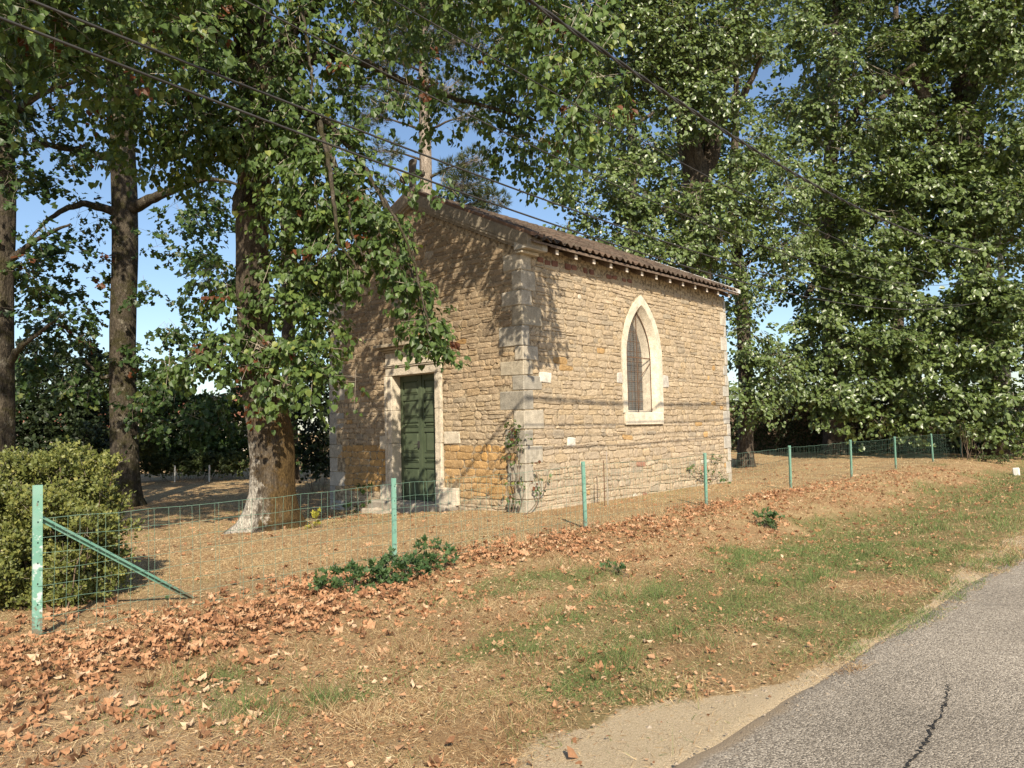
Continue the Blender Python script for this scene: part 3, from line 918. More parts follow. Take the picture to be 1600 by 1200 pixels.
for z in np.arange(WZ0 + .25, WSP + .8, .22):
    h = float(arch_half(np.array(z), hwg, WSP, RISE - .28)); box(g, (WC - h, .272, z), (WC + h, .284, z + .012))
for x in (-.30, -.15, 0, .15, .30):
    zt = WSP + (RISE - .28) * max(0, 1 - abs(x) / hwg) ** .7; box(g, (WC + x - .006, .268, WZ0 + .1), (WC + x + .006, .2715, zt))
g.build('window_leading', MAT['iron'], window)
g = Geo()
hb = WHW - .105
box(g, (WC - .012, .118, WZ0), (WC + .012, .13, WSP + RISE - .16)); box(g, (WC - hb, .112, 3.02), (WC + hb, .1175, 3.045))
P = np.array(arch_poly(hb, WZ0 + .01, WSP, RISE - .13, 14)); tube(g, np.column_stack([WC + P[:, 0], np.full(len(P), .122), P[:, 1]]), .011, 5)
tube(g, [(WC + .12, .115, 2.62), (WC + hb, .115, 2.95)], .009, 5)
g.build('window_bar', MAT['iron'], window)
g = Geo(); A_, B_ = [], []
for x in np.arange(-hb, hb, .045):
    zt = WSP + (RISE - .13) * max(0, 1 - (abs(x) / hb) ** 1.6); A_.append((WC + x, .124, WZ0)); B_.append((WC + x, .124, zt))
for z in np.arange(WZ0, WSP + RISE - .2, .045):
    h = float(arch_half(np.array(z), hb, WSP, RISE - .13)); A_.append((WC - h, .1265, z)); B_.append((WC + h, .1265, z))
segs(g, A_, B_, .0011); g.build('wire_guard', MAT['greywood'], window)
# dark interior behind the glass
g = Geo(); box(g, (WC - .8, .52, WZ0 - .2), (WC + .8, .9, WSP + RISE + .1)); g.build('interior', MAT['void'], window)

# ---- roof
roof = bpy.data.objects.new('roof', None); link(roof, chapel)
EY = -.34                                   # eave line
RZ = lambda y: HW + .265 + SL * y            # tile bed height over the front slope
g = Geo()
for sg in (0, 1):
    yy = lambda y: y if sg == 0 else WY - y
    V = [(-.02, yy(EY), RZ(EY) - .03), (LX + .12, yy(EY), RZ(EY) - .03), (LX + .12, AP, RZ(AP) - .03), (-.02, AP, RZ(AP) - .03)]
    V += [(a, b, c - .035) for a, b, c in V]
    g.add(V, BOXF if sg == 0 else BOXF[:, ::-1])
g.build('roof_boarding', MAT['darkwood'], roof)
# pantiles
tw, tl = .205, .33
def tile_geo(g, x, y0, y1, lift, rv):
    n = 7
    a = np.linspace(0, 1, n)
    prof = np.where(a < .62, np.sin(a / .62 * math.pi) * .052, -np.sin((a - .62) / .38 * math.pi) * .014)
    V = []
    th = .014
    for (y, dz) in ((y0, lift), (y1, 0.004)):
        for q in (0, 1):
            for k in range(n): V.append((x + a[k] * tw * 1.04, y, RZ(y) + prof[k] + dz + .012 - q * th))
    V = np.array(V)
    q = np.arange(n - 1)
    F = np.concatenate([np.stack([q, q + 1, 2 * n + q + 1, 2 * n + q], 1), np.stack([q, n + q, n + q + 1, q + 1], 1),
                        np.stack([n + q, 3 * n + q, 3 * n + q + 1, n + q + 1], 1)])
    g.add(V, F, rnd=rv)
ns = int((AP - EY) / (tl * .86)) + 1
nx = int((LX + .02) / tw)
gt = Geo()
for r_ in range(ns):
    y0 = EY - .05 + r_ * tl * .86; y1 = min(y0 + tl, AP - .01)
    for k in range(nx):
        x = .0 + k * tw
        if r_ == 0:
            if x < -.01: continue
            e = Geo(); tile_geo(e, x + rng.uniform(-.004, .004), y0 + rng.uniform(-.012, .012), y1, .018 + rng.uniform(0, .012), float(rng.random())); e.build('roof_tile', MAT['tile'], roof)
        else:
            tile_geo(gt, x + rng.uniform(-.006, .006), y0 + rng.uniform(-.012, .012), y1, .018 + rng.uniform(0, .014), float(rng.random()))
gt.build('tile_courses', MAT['tile'], roof, kind='stuff')
g = Geo()
for k in range(int(LX / .36)):
    x = k * .36
    th = np.linspace(0, math.pi, 7)
    V = np.concatenate([np.column_stack([np.full(7, xx), AP + np.cos(th) * .13, RZ(AP) - .01 + np.sin(th) * .11 + dz]) for xx, dz in ((x, 0), (x + .39, .015))])
    q = np.arange(6); g.add(V, np.stack([q, q + 7, q + 8, q + 1], 1), rnd=float(rng.random()))
g.build('ridge_tiles', MAT['tile'], roof)
g = Geo()                                   # far slope, out of sight
g.add([(0, WY - EY + .04, RZ(EY)), (LX, WY - EY + .04, RZ(EY)), (LX, AP, RZ(AP) + .02), (0, AP, RZ(AP) + .02)], np.array([[3, 2, 1, 0][::-1]]), rnd=.5); g.build('far_slope', MAT['tile'], roof)
g = Geo()                                   # pale mortared verge at the right end
for sg in (0, 1):
    yy = lambda y: y if sg == 0 else WY - y
    V = [(LX + .02, yy(EY - .03), RZ(EY - .03) - .02), (LX + .16, yy(EY - .03), RZ(EY - .03) - .02), (LX + .16, AP, RZ(AP) - .02), (LX + .02, AP, RZ(AP) - .02)]
    V += [(a, b, c + .10) for a, b, c in V]; g.add(V, BOXF if sg == 0 else BOXF[:, ::-1])
g.build('verge', MAT['verge'], roof)
# rafter tails, eave board
for u in (868, 891, 921, 949, 975, 1000, 1023, 1047, 1069, 1088, 1108, 1126):
    pass
xs_r = np.linspace(.72, LX - .3, 13)
for x in xs_r:
    g = Geo(); w = .045
    y0 = EY + .07
    z = RZ
    V = [(x - w, y0, z(y0) - .205), (x + w, y0, z(y0) - .205), (x + w, .35, z(.35) - .205), (x - w, .35, z(.35) - .205)]
    V += [(a, b, c + .10) for a, b, c in V]
    g.add(V, BOXF); rf = g.build('rafter', MAT['darkwood'], roof)
    g = Geo(); box(g, (x - w + .003, y0 - .006, z(y0) - .202), (x + w - .003, y0 - .001, z(y0) - .108)); g.build('rafter_end', MAT['rafterend'], rf)
g = Geo(); box(g, (.46, EY - .005, RZ(EY) - .078), (LX + .12, EY + .02, RZ(EY) - .036)); g.build('eave_board', MAT['darkwood'], roof)

# ---- gable coping (raking cornice), kneelers and cross
cop = bpy.data.objects.new('gable_cornice', None); link(cop, chapel)
def rake(name, y0, y1, lo, hi, x0, x1, side, col, jit=.0):
    """sloping block between facade y0..y1 at heights lo..hi above the rake line"""
    yy = lambda y: y if side == 0 else WY - y
    base = lambda y: HW - .02 + SL * y
    V = [(x0, yy(y0), base(y0) + lo), (x1, yy(y0), base(y0) + lo), (x1, yy(y1), base(y1) + lo), (x0, yy(y1), base(y1) + lo)]
    V += [(a, b, c + hi - lo) for a, b, c in V]
    V = np.array(V) + rng.normal(0, jit, (8, 3))
    g = Geo().add(V, BOXF if side == 0 else BOXF[:, ::-1], col=col); return g.build(name, MAT['ashlar'], cop)
GC = np.array((.30, .255, .19))
for side in (0, 1):
    e = np.linspace(.0, AP, 5)
    for a, b in zip(e[:-1], e[1:]):
        rake('coping_stone', a + .004 - (.27 if a == 0 else 0), b - .004, .105, .335, -.13, .30, side, GC * rng.uniform(.8, 1.05), .003)
    rake('upper_moulding', -.20, AP, .052, .102, -.11, .12, side, GC * 1.02)
    rake('lower_moulding', -.12, AP, -.004, .050, -.065, .12, side, GC * 1.0)
    rake('verge_tiles', -.34, AP, .337, .395, -.10, .26, side, np.array((.20, .12, .08)), .004)
g = Geo(); rough_box(g, (-.115, -.262, HW - .055), (.46, .06, HW + .10), .012, .004, col=(.42, .385, .32)); g.build('kneeler_stone', MAT['ashlar'], cop)
g = Geo(); rough_box(g, (-.10, -.12, HW - .12), (.38, .06, HW - .063), .012, .003, col=(.45, .39, .29)); g.build('kneeler_moulding', MAT['ashlar'], cop)
cz = HW + SL * AP + .28
g = Geo(); cc = (.15, .13, .105)
rough_box(g, (-.10, AP - .17, cz - .12), (.16, AP + .17, cz + .10), .03, .01, col=cc)
rough_box(g, (-.03, AP - .07, cz + .08), (.09, AP + .07, cz + .66), .02, .008, col=cc)
rough_box(g, (-.04, AP - .25, cz + .30), (.10, AP + .25, cz + .44), .03, .01, col=cc)
for (y, z) in ((-.25, .37), (.25, .37), (0, .66)): rough_box(g, (-.05, AP + y - .075, cz + z - .075), (.11, AP + y + .075, cz + z + .075), .035, .012, col=cc)
g.build('cross', MAT['ashlar'], cop)

# ------------------------------------------------------------------ vegetation
MAT['leaf_lime'] = mat_leaf('broad linden leaves', [(0, (.045, .078, .022)), (.45, (.085, .138, .036)), (.80, (.135, .195, .05)), (.91, (.25, .28, .07)), (.935, (.17, .06, .025)), (1, (.12, .05, .025))], .34, .42)
MAT['leaf_dark'] = mat_leaf('dark tree leaves', [(0, (.026, .048, .015)), (.5, (.045, .082, .022)), (.85, (.075, .125, .03)), (.92, (.14, .16, .04)), (.94, (.15, .055, .022)), (1, (.11, .045, .02))], .30, .42)
MAT['leaf_bright'] = mat_leaf('sunlit oak leaves', [(0, (.075, .11, .034)), (.5, (.118, .168, .048)), (.9, (.17, .225, .065)), (1, (.27, .28, .08))], .26, .38, spec=.7)
MAT['leaf_box'] = mat_leaf('small boxwood leaves', [(0, (.075, .095, .025)), (.5, (.155, .175, .045)), (.85, (.27, .27, .075)), (1, (.38, .33, .11))], .25, .45)
MAT['leaf_weed'] = mat_leaf('green weed leaves', [(0, (.035, .075, .024)), (.5, (.065, .12, .04)), (1, (.12, .18, .06))], .28, .5)
MAT['leaf_hedge'] = mat_leaf('clipped hedge leaves', [(0, (.014, .022, .010)), (.6, (.028, .045, .016)), (1, (.055, .08, .024))], .2, .5)
MAT['leaf_back'] = mat_leaf('shrub leaves beyond the lawn', [(0, (.035, .05, .018)), (.5, (.065, .09, .028)), (1, (.13, .15, .05))], .28, .5)
MAT['leaf_yellow'] = mat_leaf('yellowing leaves', [(0, (.22, .25, .04)), (1, (.50, .42, .06))], .35, .45)
MAT['needle'] = mat_leaf('pine needles', [(0, (.035, .055, .022)), (.6, (.07, .095, .038)), (1, (.16, .15, .06))], .15, .5)
MAT['leaf_far'] = mat_leaf('far tree leaves', [(0, (.05, .07, .035)), (1, (.10, .13, .06))], .2, .6)
MAT['bark_main'] = mat_bark('mossy linden bark', (.035, .027, .019), (.14, .112, .08), (.60, .55, .46), (.12, .075, .026), .85, side=tuple(-RGT * .9 + np.array([0, 0, -.16])), moss_dir=tuple(RGT * .8))
MAT['bark_grey'] = mat_bark('grey furrowed bark', (.03, .025, .019), (.115, .095, .07), (.30, .27, .21), (.06, .055, .022), .35)
MAT['bark_dark'] = mat_bark('dark bark', (.04, .032, .025), (.14, .11, .08), (.30, .26, .2), None, .3)
MAT['bark_pine'] = mat_bark('pale pine bark', (.19, .15, .115), (.44, .37, .30), None, None)
MAT['bark_ivy'] = mat_bark('ivy stripped bark', (.14, .095, .06), (.34, .25, .17), None, None)

def spline(P, n):
    P = np.asarray(P, float); t = np.linspace(0, len(P) - 1, n); i = np.clip(t.astype(int), 0, len(P) - 2); f = (t - i)[:, None]
    p0, p1, p2, p3 = P[np.maximum(i - 1, 0)], P[i], P[i + 1], P[np.minimum(i + 2, len(P) - 1)]
    return .5 * (2 * p1 + (p2 - p0) * f + (2 * p0 - 5 * p1 + 4 * p2 - p3) * f ** 2 + (3 * p1 - p0 - 3 * p2 + p3) * f ** 3)

def trunk_mesh(parent, mat, P, R, flare=0.5, n=28, name='trunk', roots=5, burl=.05):
    m = 46
    C = spline(P, m); r = np.interp(np.linspace(0, 1, m), np.linspace(0, 1, len(R)), R)
    hgt = np.maximum(0, C[:, 2] - C[0, 2])
    th = np.linspace(0, 2 * math.pi, n, endpoint=False)
    ph = rng.uniform(0, 6)
    w = 1 + flare * np.exp(-hgt / .26)[:, None] * (1 + .45 * np.cos(roots * th + ph)[None])
    w = w + burl * 2 * (fbm(th[None] * 1.1 + ph, hgt[:, None] * 1.3, .5) - .5) + .05 * (fbm(th[None] * 4, hgt[:, None] * 2.2, 1.5) - .5)
    w = w[:, :]
    w[:, :] += 0.03 * np.sin(7 * th + 3 * ph)[None]
    g = Geo(); tube(g, C, r, n, True, w)
    o = g.build(name, mat, parent, True)
    return C, r

def bez(a, b, lift, n=9, wob=.06):
    a, b = np.array(a), np.array(b); t = np.linspace(0, 1, n)[:, None]
    c = (a + b) / 2 + np.array([0, 0, lift * np.linalg.norm(b - a)])
    P = (1 - t) ** 2 * a + 2 * t * (1 - t) * c + t ** 2 * b
    P[1:-1] += rng.normal(0, wob * np.linalg.norm(b - a) / n, (n - 2, 3))
    return P

def crown(parent, lobes, trunkC, trunkR, leafmat, barkmat, size, T=LEAFH, per=12, droop=.35, spread=.16, limbs=7, name='crown', flat=.6, twig_frac=.6, brown=.0, twr=.004, hi=.93, sub=0, sunf=.35):
    """lobes: list of (centre, (rx, ry, rz), number of leaves)"""
    g = Geo(); tw = Geo(); A_, B_ = [], []
    bigl = sorted(range(len(lobes)), key=lambda i: -lobes[i][1][0])[:limbs]
    for li, (c, r, nl) in enumerate(lobes):
        c = np.asarray(c, float); r = np.asarray(r, float) * np.ones(3)
        nt = max(1, int(nl / per))
        d = unit(rng.normal(0, 1, (nt, 3)))
        rad = rng.uniform(.35, 1, nt) ** .55
        O = c + d * rad[:, None] * r * rng.uniform(.8, 1.12, (nt, 1))
        lsh = rng.normal(0, .05)
        if sub:
            sd = unit(rng.normal(0, 1, (sub, 3)) + [0, 0, .15]); scn = c + sd * r * rng.uniform(.35, 1.05, (sub, 1))
            si = rng.integers(0, sub, nt)
            O = scn[si] + d * (rad[:, None] ** .8) * r * np.array([.52, .52, .26]) * rng.uniform(.7, 1.15, (nt, 1))
            d = unit(d * .7 + sd[si] * .8)
        out = unit(d * .8 + rng.normal(0, .5, (nt, 3)) + np.array([0, 0, -droop]))
        ln = spread * rng.uniform(1.4, 3.2, nt)
        m = nt * per
        ti = np.repeat(np.arange(nt), per)
        tt = rng.uniform(0, 1, m)
        side = unit(np.cross(out, [0, 0, 1.0]) + 1e-6)[ti] * rng.choice([-1, 1], m)[:, None]
        P = O[ti] + out[ti] * (ln[ti] * tt)[:, None] + side * (rng.uniform(.05, 1, m) * spread * (1.05 - .6 * tt))[:, None] + rng.normal(0, spread * .22, (m, 3)) + np.array([0, 0, -.25]) * (spread * tt ** 2)[:, None]
        tip = out[ti] * .5 + side * .55 + np.array([0, 0, -droop * 1.3]) + rng.normal(0, .35, (m, 3))
        nr = np.array([0, 0, flat]) + d[ti] * .5 + SUN_DIR * sunf + rng.normal(0, .42, (m, 3))
        rv = np.clip(rng.beta(2, 2.2, m) * hi, 0, .92)
        rv = np.clip(rv + np.repeat(rng.normal(0, .08, nt) + lsh, per), 0, .905)
        br = np.repeat(rng.random(nt) < brown, per) & (rng.random(m) < .8)
        rv = np.where(br, rng.uniform(.94, 1, m), rv)
        leaves(g, P, tip, nr, size * rng.uniform(.5, 1.25, m), T, rv, rng.uniform(-.3, .3, m))
        sel = rng.random(nt) < twig_frac
        A_.append(O[sel] - out[sel] * (ln[sel] * .5)[:, None]); B_.append((O + out * ln[:, None])[sel])
        # small branches from lobe centre to twigs
        sel2 = np.where(rng.random(nt) < twig_frac * .35)[0]
        A_.append(c + (O[sel2] - c) * rng.uniform(0, .4, (len(sel2), 1)) + rng.normal(0, .05, (len(sel2), 3))); B_.append(O[sel2])
        if trunkC is not None and li in bigl:
            lo = trunkC[:, 2] < c[2] + .6 * np.linalg.norm(r)
            k = np.where(lo)[0]
            dd = np.linalg.norm(trunkC[k][:, :2] - c[:2], axis=1) * .6 + np.abs(trunkC[k][:, 2] - (c[2] - .35 * np.linalg.norm(trunkC[k][:, :2] - c[:2], axis=1)))
            q = k[np.argmin(dd)] if len(k) else 0
            if trunkC[q][2] > trunkC[0][2] + 1.6:
                P_ = bez(trunkC[q], c, .16, 10); L = np.linalg.norm(P_[-1] - P_[0])
                r0 = min(trunkR[q] * .55, .03 + L * .022)
                bg_ = Geo(); tube(bg_, P_, np.linspace(r0, .02, 10), 8); bg_.build('branch', barkmat, parent, True)
    o = g.build(name, leafmat, parent)
    A_, B_ = np.concatenate(A_), np.concatenate(B_)
    if len(A_):
        segs(tw, A_, B_, twr, 3, taper=.4); tw.build('twigs', MAT['twig'], parent, kind='stuff')
    return o

def ell_lobes(c, r, n, leaf_total, lr=(.9, 1.6), seed=0, zmin=None, squash=.75, shell=.45):
    """lobes spread through a big crown ellipsoid"""
    R = np.random.default_rng(seed); out = []
    c = np.array(c); r = np.array(r)
    while len(out) < n:
        d = unit(R.normal(0, 1, 3)); p = c + d * r * R.uniform(shell, 1.0)
        if zmin is not None and p[2] < zmin: continue
        q = R.uniform(*lr)
        out.append((p, np.array([q, q, q * squash]) * R.uniform(.85, 1.15, 3), leaf_total / n * (q / np.mean(lr)) ** 2))
    return out
def px_lobes(rows, dens):
    """rows of (u, v, depth, radius in photo pixels[, density factor])"""
    out = []
    for r in rows:
        u, v, D, pr = r[:4]; k = r[4] if len(r) > 4 else 1
        q = pr * D / FPX
        out.append((at(u, v, D), np.array([q, q, q * .85]), dens * k * (4 * math.pi * q * q)))
    return out
def base_at(u, D):
    d = ray(u, 700); p = CAM + d * D
    return np.array([p[0], p[1], float(height(p[0], p[1])) - .03])
def px_trunk(rows):
    """rows of (u, v, depth, width in photo pixels) from the foot up"""
    P = np.array([at(u, v, D) for u, v, D, w in rows]); R = [w * D / FPX / 2 for u, v, D, w in rows]
    P[0][2] = float(height(P[0][0], P[0][1])) - .06
    return P, R

# ---- the big linden in front of the chapel -------------------------------------------------
D1 = 13.2
P, R = px_trunk([(424, 838, D1, 70), (427, 745, D1, 66), (422, 680, D1, 66), (409, 600, D1, 58), (398, 500, D1, 51), (394, 400, D1, 49), (397, 280, D1, 49), (400, 150, D1, 46), (398, 0, D1, 50), (392, -160, D1, 42), (400, -420, D1, 26), (405, -600, D1, 10)])
t1 = thing('linden_tree', P[0], 'broad linden with thick pale and mossy trunk standing before the chapel front', 'tree')
def rel(o): return np.array(o.location)
def local(rows, o): return [(np.asarray(c) - rel(o), r, n) for c, r, n in rows]
C1, R1 = trunk_mesh(t1, MAT['bark_main'], P - rel(t1), R, .85, roots=6, burl=.13)
rows = [  # drooping boughs in front of the facade
    (470, 190, 12.6, 55), (520, 235, 12.4, 50), (440, 250, 12.4, 55), (500, 300, 12.2, 55), (560, 300, 12.1, 42), (585, 340, 12.0, 40), (610, 385, 11.9, 34), (630, 420, 11.8, 30), (645, 455, 11.7, 28, 1.2),
    (642, 288, 12.0, 13), (690, 284, 11.9, 15), (622, 270, 12.0, 11), (655, 262, 12, 8), (655, 485, 11.7, 24, 1.2), (665, 512, 11.6, 24, 1.2), (680, 535, 11.6, 20, 1.2), (696, 552, 11.6, 13, 1.2), (640, 520, 11.7, 16), (450, 330, 12.4, 50), (520, 370, 12.2, 42), (545, 410, 12.0, 34), (500, 410, 12.2, 36), (575, 395, 12.0, 26), (470, 400, 12.5, 38),
    (430, 440, 12.6, 38), (470, 480, 12.4, 36), (510, 500, 12.4, 30), (500, 545, 12.4, 30), (450, 545, 12.5, 34), (400, 540, 12.6, 36), (350, 545, 12.6, 36), (310, 560, 12.6, 28), (270, 572, 12.6, 22), (425, 590, 12.4, 30), (480, 590, 12.4, 26), (520, 580, 12.4, 20), (550, 590, 12.4, 15), (405, 625, 12.5, 20), (470, 620, 12.5, 18), (360, 490, 12.8, 34), (330, 440, 13.0, 34),
    # upper crown over the lawn
    (300, 200, 12.4, 50), (240, 160, 12.2, 55), (340, 130, 12.6, 55), (200, 230, 12.4, 40), (150, 150, 12.2, 45), (330, 220, 12.8, 45), (270, 260, 13, 40), (390, 200, 12.3, 45), (420, 130, 12.6, 45),
    (520, 120, 12.6, 50, .6), (560, 60, 12.4, 55, .6), (610, 40, 12.2, 55, .5), (640, 110, 12.2, 45, .3), (600, 170, 12.2, 45, .45), (470, 60, 12.5, 55, .8), (440, -40, 12.8, 90, .8), (560, -60, 12.6, 90, .8), (330, -30, 12.6, 90, .8), (330, 30, 12.6, 60, .9), (200, 40, 12.2, 60, .9), (230, -40, 12.5, 80, .8),
    # limb reaching over the roof towards the road
    (700, 60, 13.6, 50, .35), (760, 40, 13.6, 55, .6), (800, 90, 13.4, 48, .8), (700, 130, 13.8, 38, .5), (760, 170, 13.5, 40, .75), (820, 150, 13.4, 45, .9), (870, 90, 10.9, 50, .9), (880, 170, 10.9, 45, .9), (920, 130, 10.8, 35, .8), (840, 220, 13.4, 38, .9), (790, 235, 13.6, 30, .8), (900, 220, 10.9, 32, .8), (870, 265, 13.2, 26, .8), (830, 275, 13.4, 18, .8), (690, 190, 13.8, 30, .5), (935, 180, 10.8, 26, .6), (860, 20, 10.9, 55, .9), (930, 40, 10.8, 45, .8), (800, -50, 11.2, 90, .8), (690, -50, 11.6, 90, .8)]
lob = local(px_lobes(rows, 185), t1)
def limb(par, mat, rows, name='branch'):
    P = spline(np.array([at(u, v, D) for u, v, D, w in rows]) - rel(par), 5 * len(rows)); R = np.interp(np.linspace(0, 1, len(P)), np.linspace(0, 1, len(rows)), [w * D / FPX / 2 for u, v, D, w in rows])
    P[1:-1] += rng.normal(0, .012, (len(P) - 2, 3))
    g = Geo(); tube(g, P, R, 9); g.build(name, mat, par, True)
for L in ([(405, 150, 13.2, 30), (440, 110, 13.0, 24), (490, 92, 12.8, 18), (560, 95, 12.4, 14), (640, 130, 12.8, 10), (740, 160, 13.2, 6), (840, 190, 13.3, 3)],
          [(398, 100, 13.2, 26), (340, 60, 12.9, 20), (270, 15, 12.6, 14), (200, -30, 12.4, 8)],
          [(395, 130, 13.2, 22), (345, 110, 13, 16), (300, 65, 12.7, 12), (255, 20, 12.5, 8)],
          [(400, 130, 13.2, 24), (480, 20, 12.9, 18), (560, -40, 12.4, 12), (700, -60, 12.0, 8), (820, -20, 11.2, 5), (900, 90, 10.9, 3)],
          [(405, 200, 13.1, 22), (460, 170, 12.8, 14), (500, 200, 12.6, 11), (530, 290, 12.3, 9), (528, 350, 12.2, 7), (530, 385, 12.1, 4)],
          [(470, 160, 12.7, 11), (540, 220, 12.3, 8), (600, 320, 12.0, 6), (640, 420, 11.8, 4), (670, 520, 11.6, 2)],
          [(395, 320, 13.1, 26), (378, 300, 12.8, 22), (368, 330, 12.6, 12)], [(500, 190, 12.0, 8), (514, 260, 11.7, 7), (524, 330, 11.5, 6), (529, 385, 11.4, 4)], [(529, 385, 11.4, 3.5), (505, 402, 11.4, 2.5), (480, 425, 11.4, 1.5)], [(529, 385, 11.4, 3.5), (545, 400, 11.4, 2.5), (560, 425, 11.4, 1.2)], [(545, 320, 11.6, 4), (552, 370, 11.5, 3), (575, 405, 11.4, 1.5)], [(600, 310, 11.5, 5), (640, 390, 11.3, 4), (660, 470, 11.2, 3), (672, 530, 11.2, 1.5)], [(470, 10, 12.2, 5), (480, 70, 12.0, 5), (488, 120, 11.9, 4), (484, 160, 11.9, 3)],
          [(400, 480, 13.0, 18), (440, 470, 12.7, 10), (480, 500, 12.5, 6), (500, 550, 12.4, 3)],
          [(398, 520, 13.0, 16), (350, 530, 12.8, 8), (290, 560, 12.6, 3)],
          [(397, 240, 13.1, 20), (330, 190, 12.7, 13), (250, 150, 12.3, 8), (160, 150, 12.2, 4)]):
    limb(t1, MAT['bark_grey'], L)
crown(t1, lob, C1, R1, MAT['leaf_lime'], MAT['bark_grey'], .100, LEAFL, per=14, droop=.62, spread=.16, limbs=0, brown=.03, twr=.0055)

# ---- second trunk on the lawn and third at the picture edge --------------------------------
D2 = 19.5
P, R = px_trunk([(196, 790, D2, 44), (194, 700, D2, 40), (192, 600, D2, 38), (192, 500, D2, 37), (195, 400, D2, 37), (194, 300, D2, 37), (190, 200, D2, 35), (185, 60, D2, 38), (188, -60, D2, 32), (190, -200, D2, 22), (190, -330, D2, 8)])
t2 = thing('lawn_tree', P[0], 'tall straight tree with grey trunk rising behind the clipped bush on the lawn', 'tree')
C2, R2 = trunk_mesh(t2, MAT['bark_grey'], P - rel(t2), R, .35)
for L in ([(200, 330, 19.5, 22), (235, 312, 19.2, 16), (275, 296, 18.9, 12), (330, 280, 18.5, 7), (380, 290, 18.2, 3)], [(190, 335, 19.5, 16), (140, 320, 19.2, 11), (95, 330, 18.8, 8), (50, 370, 18.5, 3)], [(190, 250, 19.5, 16), (120, 235, 19.1, 11), (50, 220, 18.6, 6)],
          [(192, 150, 19.5, 16), (250, 95, 19.0, 11), (330, 60, 18.4, 5)], [(190, 140, 19.5, 16), (110, 90, 19, 11), (30, 80, 18.5, 5)], [(196, 560, 19.5, 9), (165, 590, 19.2, 6), (130, 560, 19, 3)]):
    limb(t2, MAT['bark_grey'], L)
rows = [(40, 60, 18, 60), (110, 40, 18, 60), (60, 150, 18.2, 50, .8), (130, 200, 18.6, 40, .6), (90, 250, 18.8, 40, .6), (60, 310, 18.8, 42, .7), (130, 350, 19, 35, .6), (90, 400, 19, 38, .7), (140, 420, 19.2, 30, .6), (60, 460, 19, 38, .8), (120, 480, 19.2, 36, .8), (90, 530, 19, 36, .8), (150, 540, 19.2, 26, .6), (50, 560, 19, 38, .8), (120, 585, 19, 34, .9),
        (250, 90, 18.6, 45), (310, 70, 18.4, 45), (260, 30, 18.6, 55), (180, 20, 18.2, 50), (280, 330, 18.8, 28, .6), (330, 310, 18.4, 30, .7), (240, 370, 19, 24, .6), (300, 390, 18.8, 30, .6), (340, 420, 18.6, 32, .7), (240, 450, 19, 26, .5), (260, 500, 19.2, 30, .7), (310, 480, 19, 30, .6), (230, 560, 19.4, 30, .8), (280, 600, 19.2, 30, .9), (240, 625, 19.2, 28, .9), (330, 620, 19, 26, .7), (300, 650, 19.2, 28, .9), (250, 670, 19.4, 26, .9), (340, 660, 19, 20, .7), (215, 640, 18.9, 16),
        (100, -60, 18, 110, .7), (260, -80, 18.4, 110, .7), (190, -190, 19, 130, .5), (20, -40, 18, 90, .7), (360, -30, 18, 90, .7)]
crown(t2, local(px_lobes(rows, 80), t2), C2, R2, MAT['leaf_dark'], MAT['bark_grey'], .145, LEAFS, per=10, droop=.45, spread=.2, limbs=0, brown=.02, sub=4)

D3 = 16.5
P, R = px_trunk([(-6, 800, D3, 56), (-4, 700, D3, 48), (-2, 600, D3, 44), (-2, 450, D3, 42), (2, 300, D3, 40), (-2, 150, D3, 38), (-6, 0, D3, 34), (-10, -200, D3, 24), (-12, -350, D3, 8)])
t3 = thing('edge_tree', P[0], 'tree cut by the left picture edge behind the clipped bush, trunk half visible', 'tree')
C3, R3 = trunk_mesh(t3, MAT['bark_grey'], P - rel(t3), R, .35)
for L in ([(10, 575, 16.5, 14), (30, 545, 16.3, 10), (60, 520, 16.1, 6), (100, 490, 16, 3)], [(0, 420, 16.5, 14), (50, 380, 16.2, 8), (110, 350, 15.8, 3)], [(0, 200, 16.5, 16), (60, 150, 16, 9), (140, 120, 15.5, 4)]):
    limb(t3, MAT['bark_grey'], L)
rows = [(10, 100, 15.6, 45), (60, 90, 15.4, 40), (20, 30, 15.4, 50), (30, 200, 15.8, 38, .7), (20, 280, 16, 34, .7), (50, 360, 16, 28, .6), (30, 430, 16, 28, .6), (60, 500, 16, 26, .6), (-60, 200, 16, 90, .6), (-60, 400, 16.3, 80, .6), (-50, 0, 15.8, 100, .6), (60, -60, 15.4, 90, .7), (-60, -180, 16, 120, .5)]
crown(t3, local(px_lobes(rows, 80), t3), C3, R3, MAT['leaf_dark'], MAT['bark_grey'], .14, LEAFS, per=10, droop=.45, spread=.18, limbs=0, brown=.04, sub=4)

# ---- tree standing outside the left picture edge, boughs reaching into the upper left corner
t6 = thing('corner_tree', (-11.6, -.2, float(height(-11.6, -.2)) - .05), 'tree outside the left edge whose leafy boughs hang into the upper left corner', 'tree')
P = np.array([(0, 0, -.05), (.05, 0, 1.5), (.1, .05, 3.5), (.2, .1, 6), (.3, .2, 8.5), (.3, .3, 11)]); C6, R6 = trunk_mesh(t6, MAT['bark_grey'], P, [.32, .28, .25, .22, .15, .05], .35)
lob6 = local(px_lobes([(60, 50, 10.5, 55, .8), (140, 20, 10.2, 60, .8), (220, 80, 10.2, 48, .7), (300, 50, 10.4, 50, .7), (110, 115, 10.2, 40, .7), (200, -70, 10, 95, .7), (60, -90, 10, 95, .7), (330, -70, 10.5, 95, .7), (10, 130, 10.2, 40, .7), (180, 150, 10.4, 34, .6), (-40, 20, 10.2, 70, .7)], 150), t6)
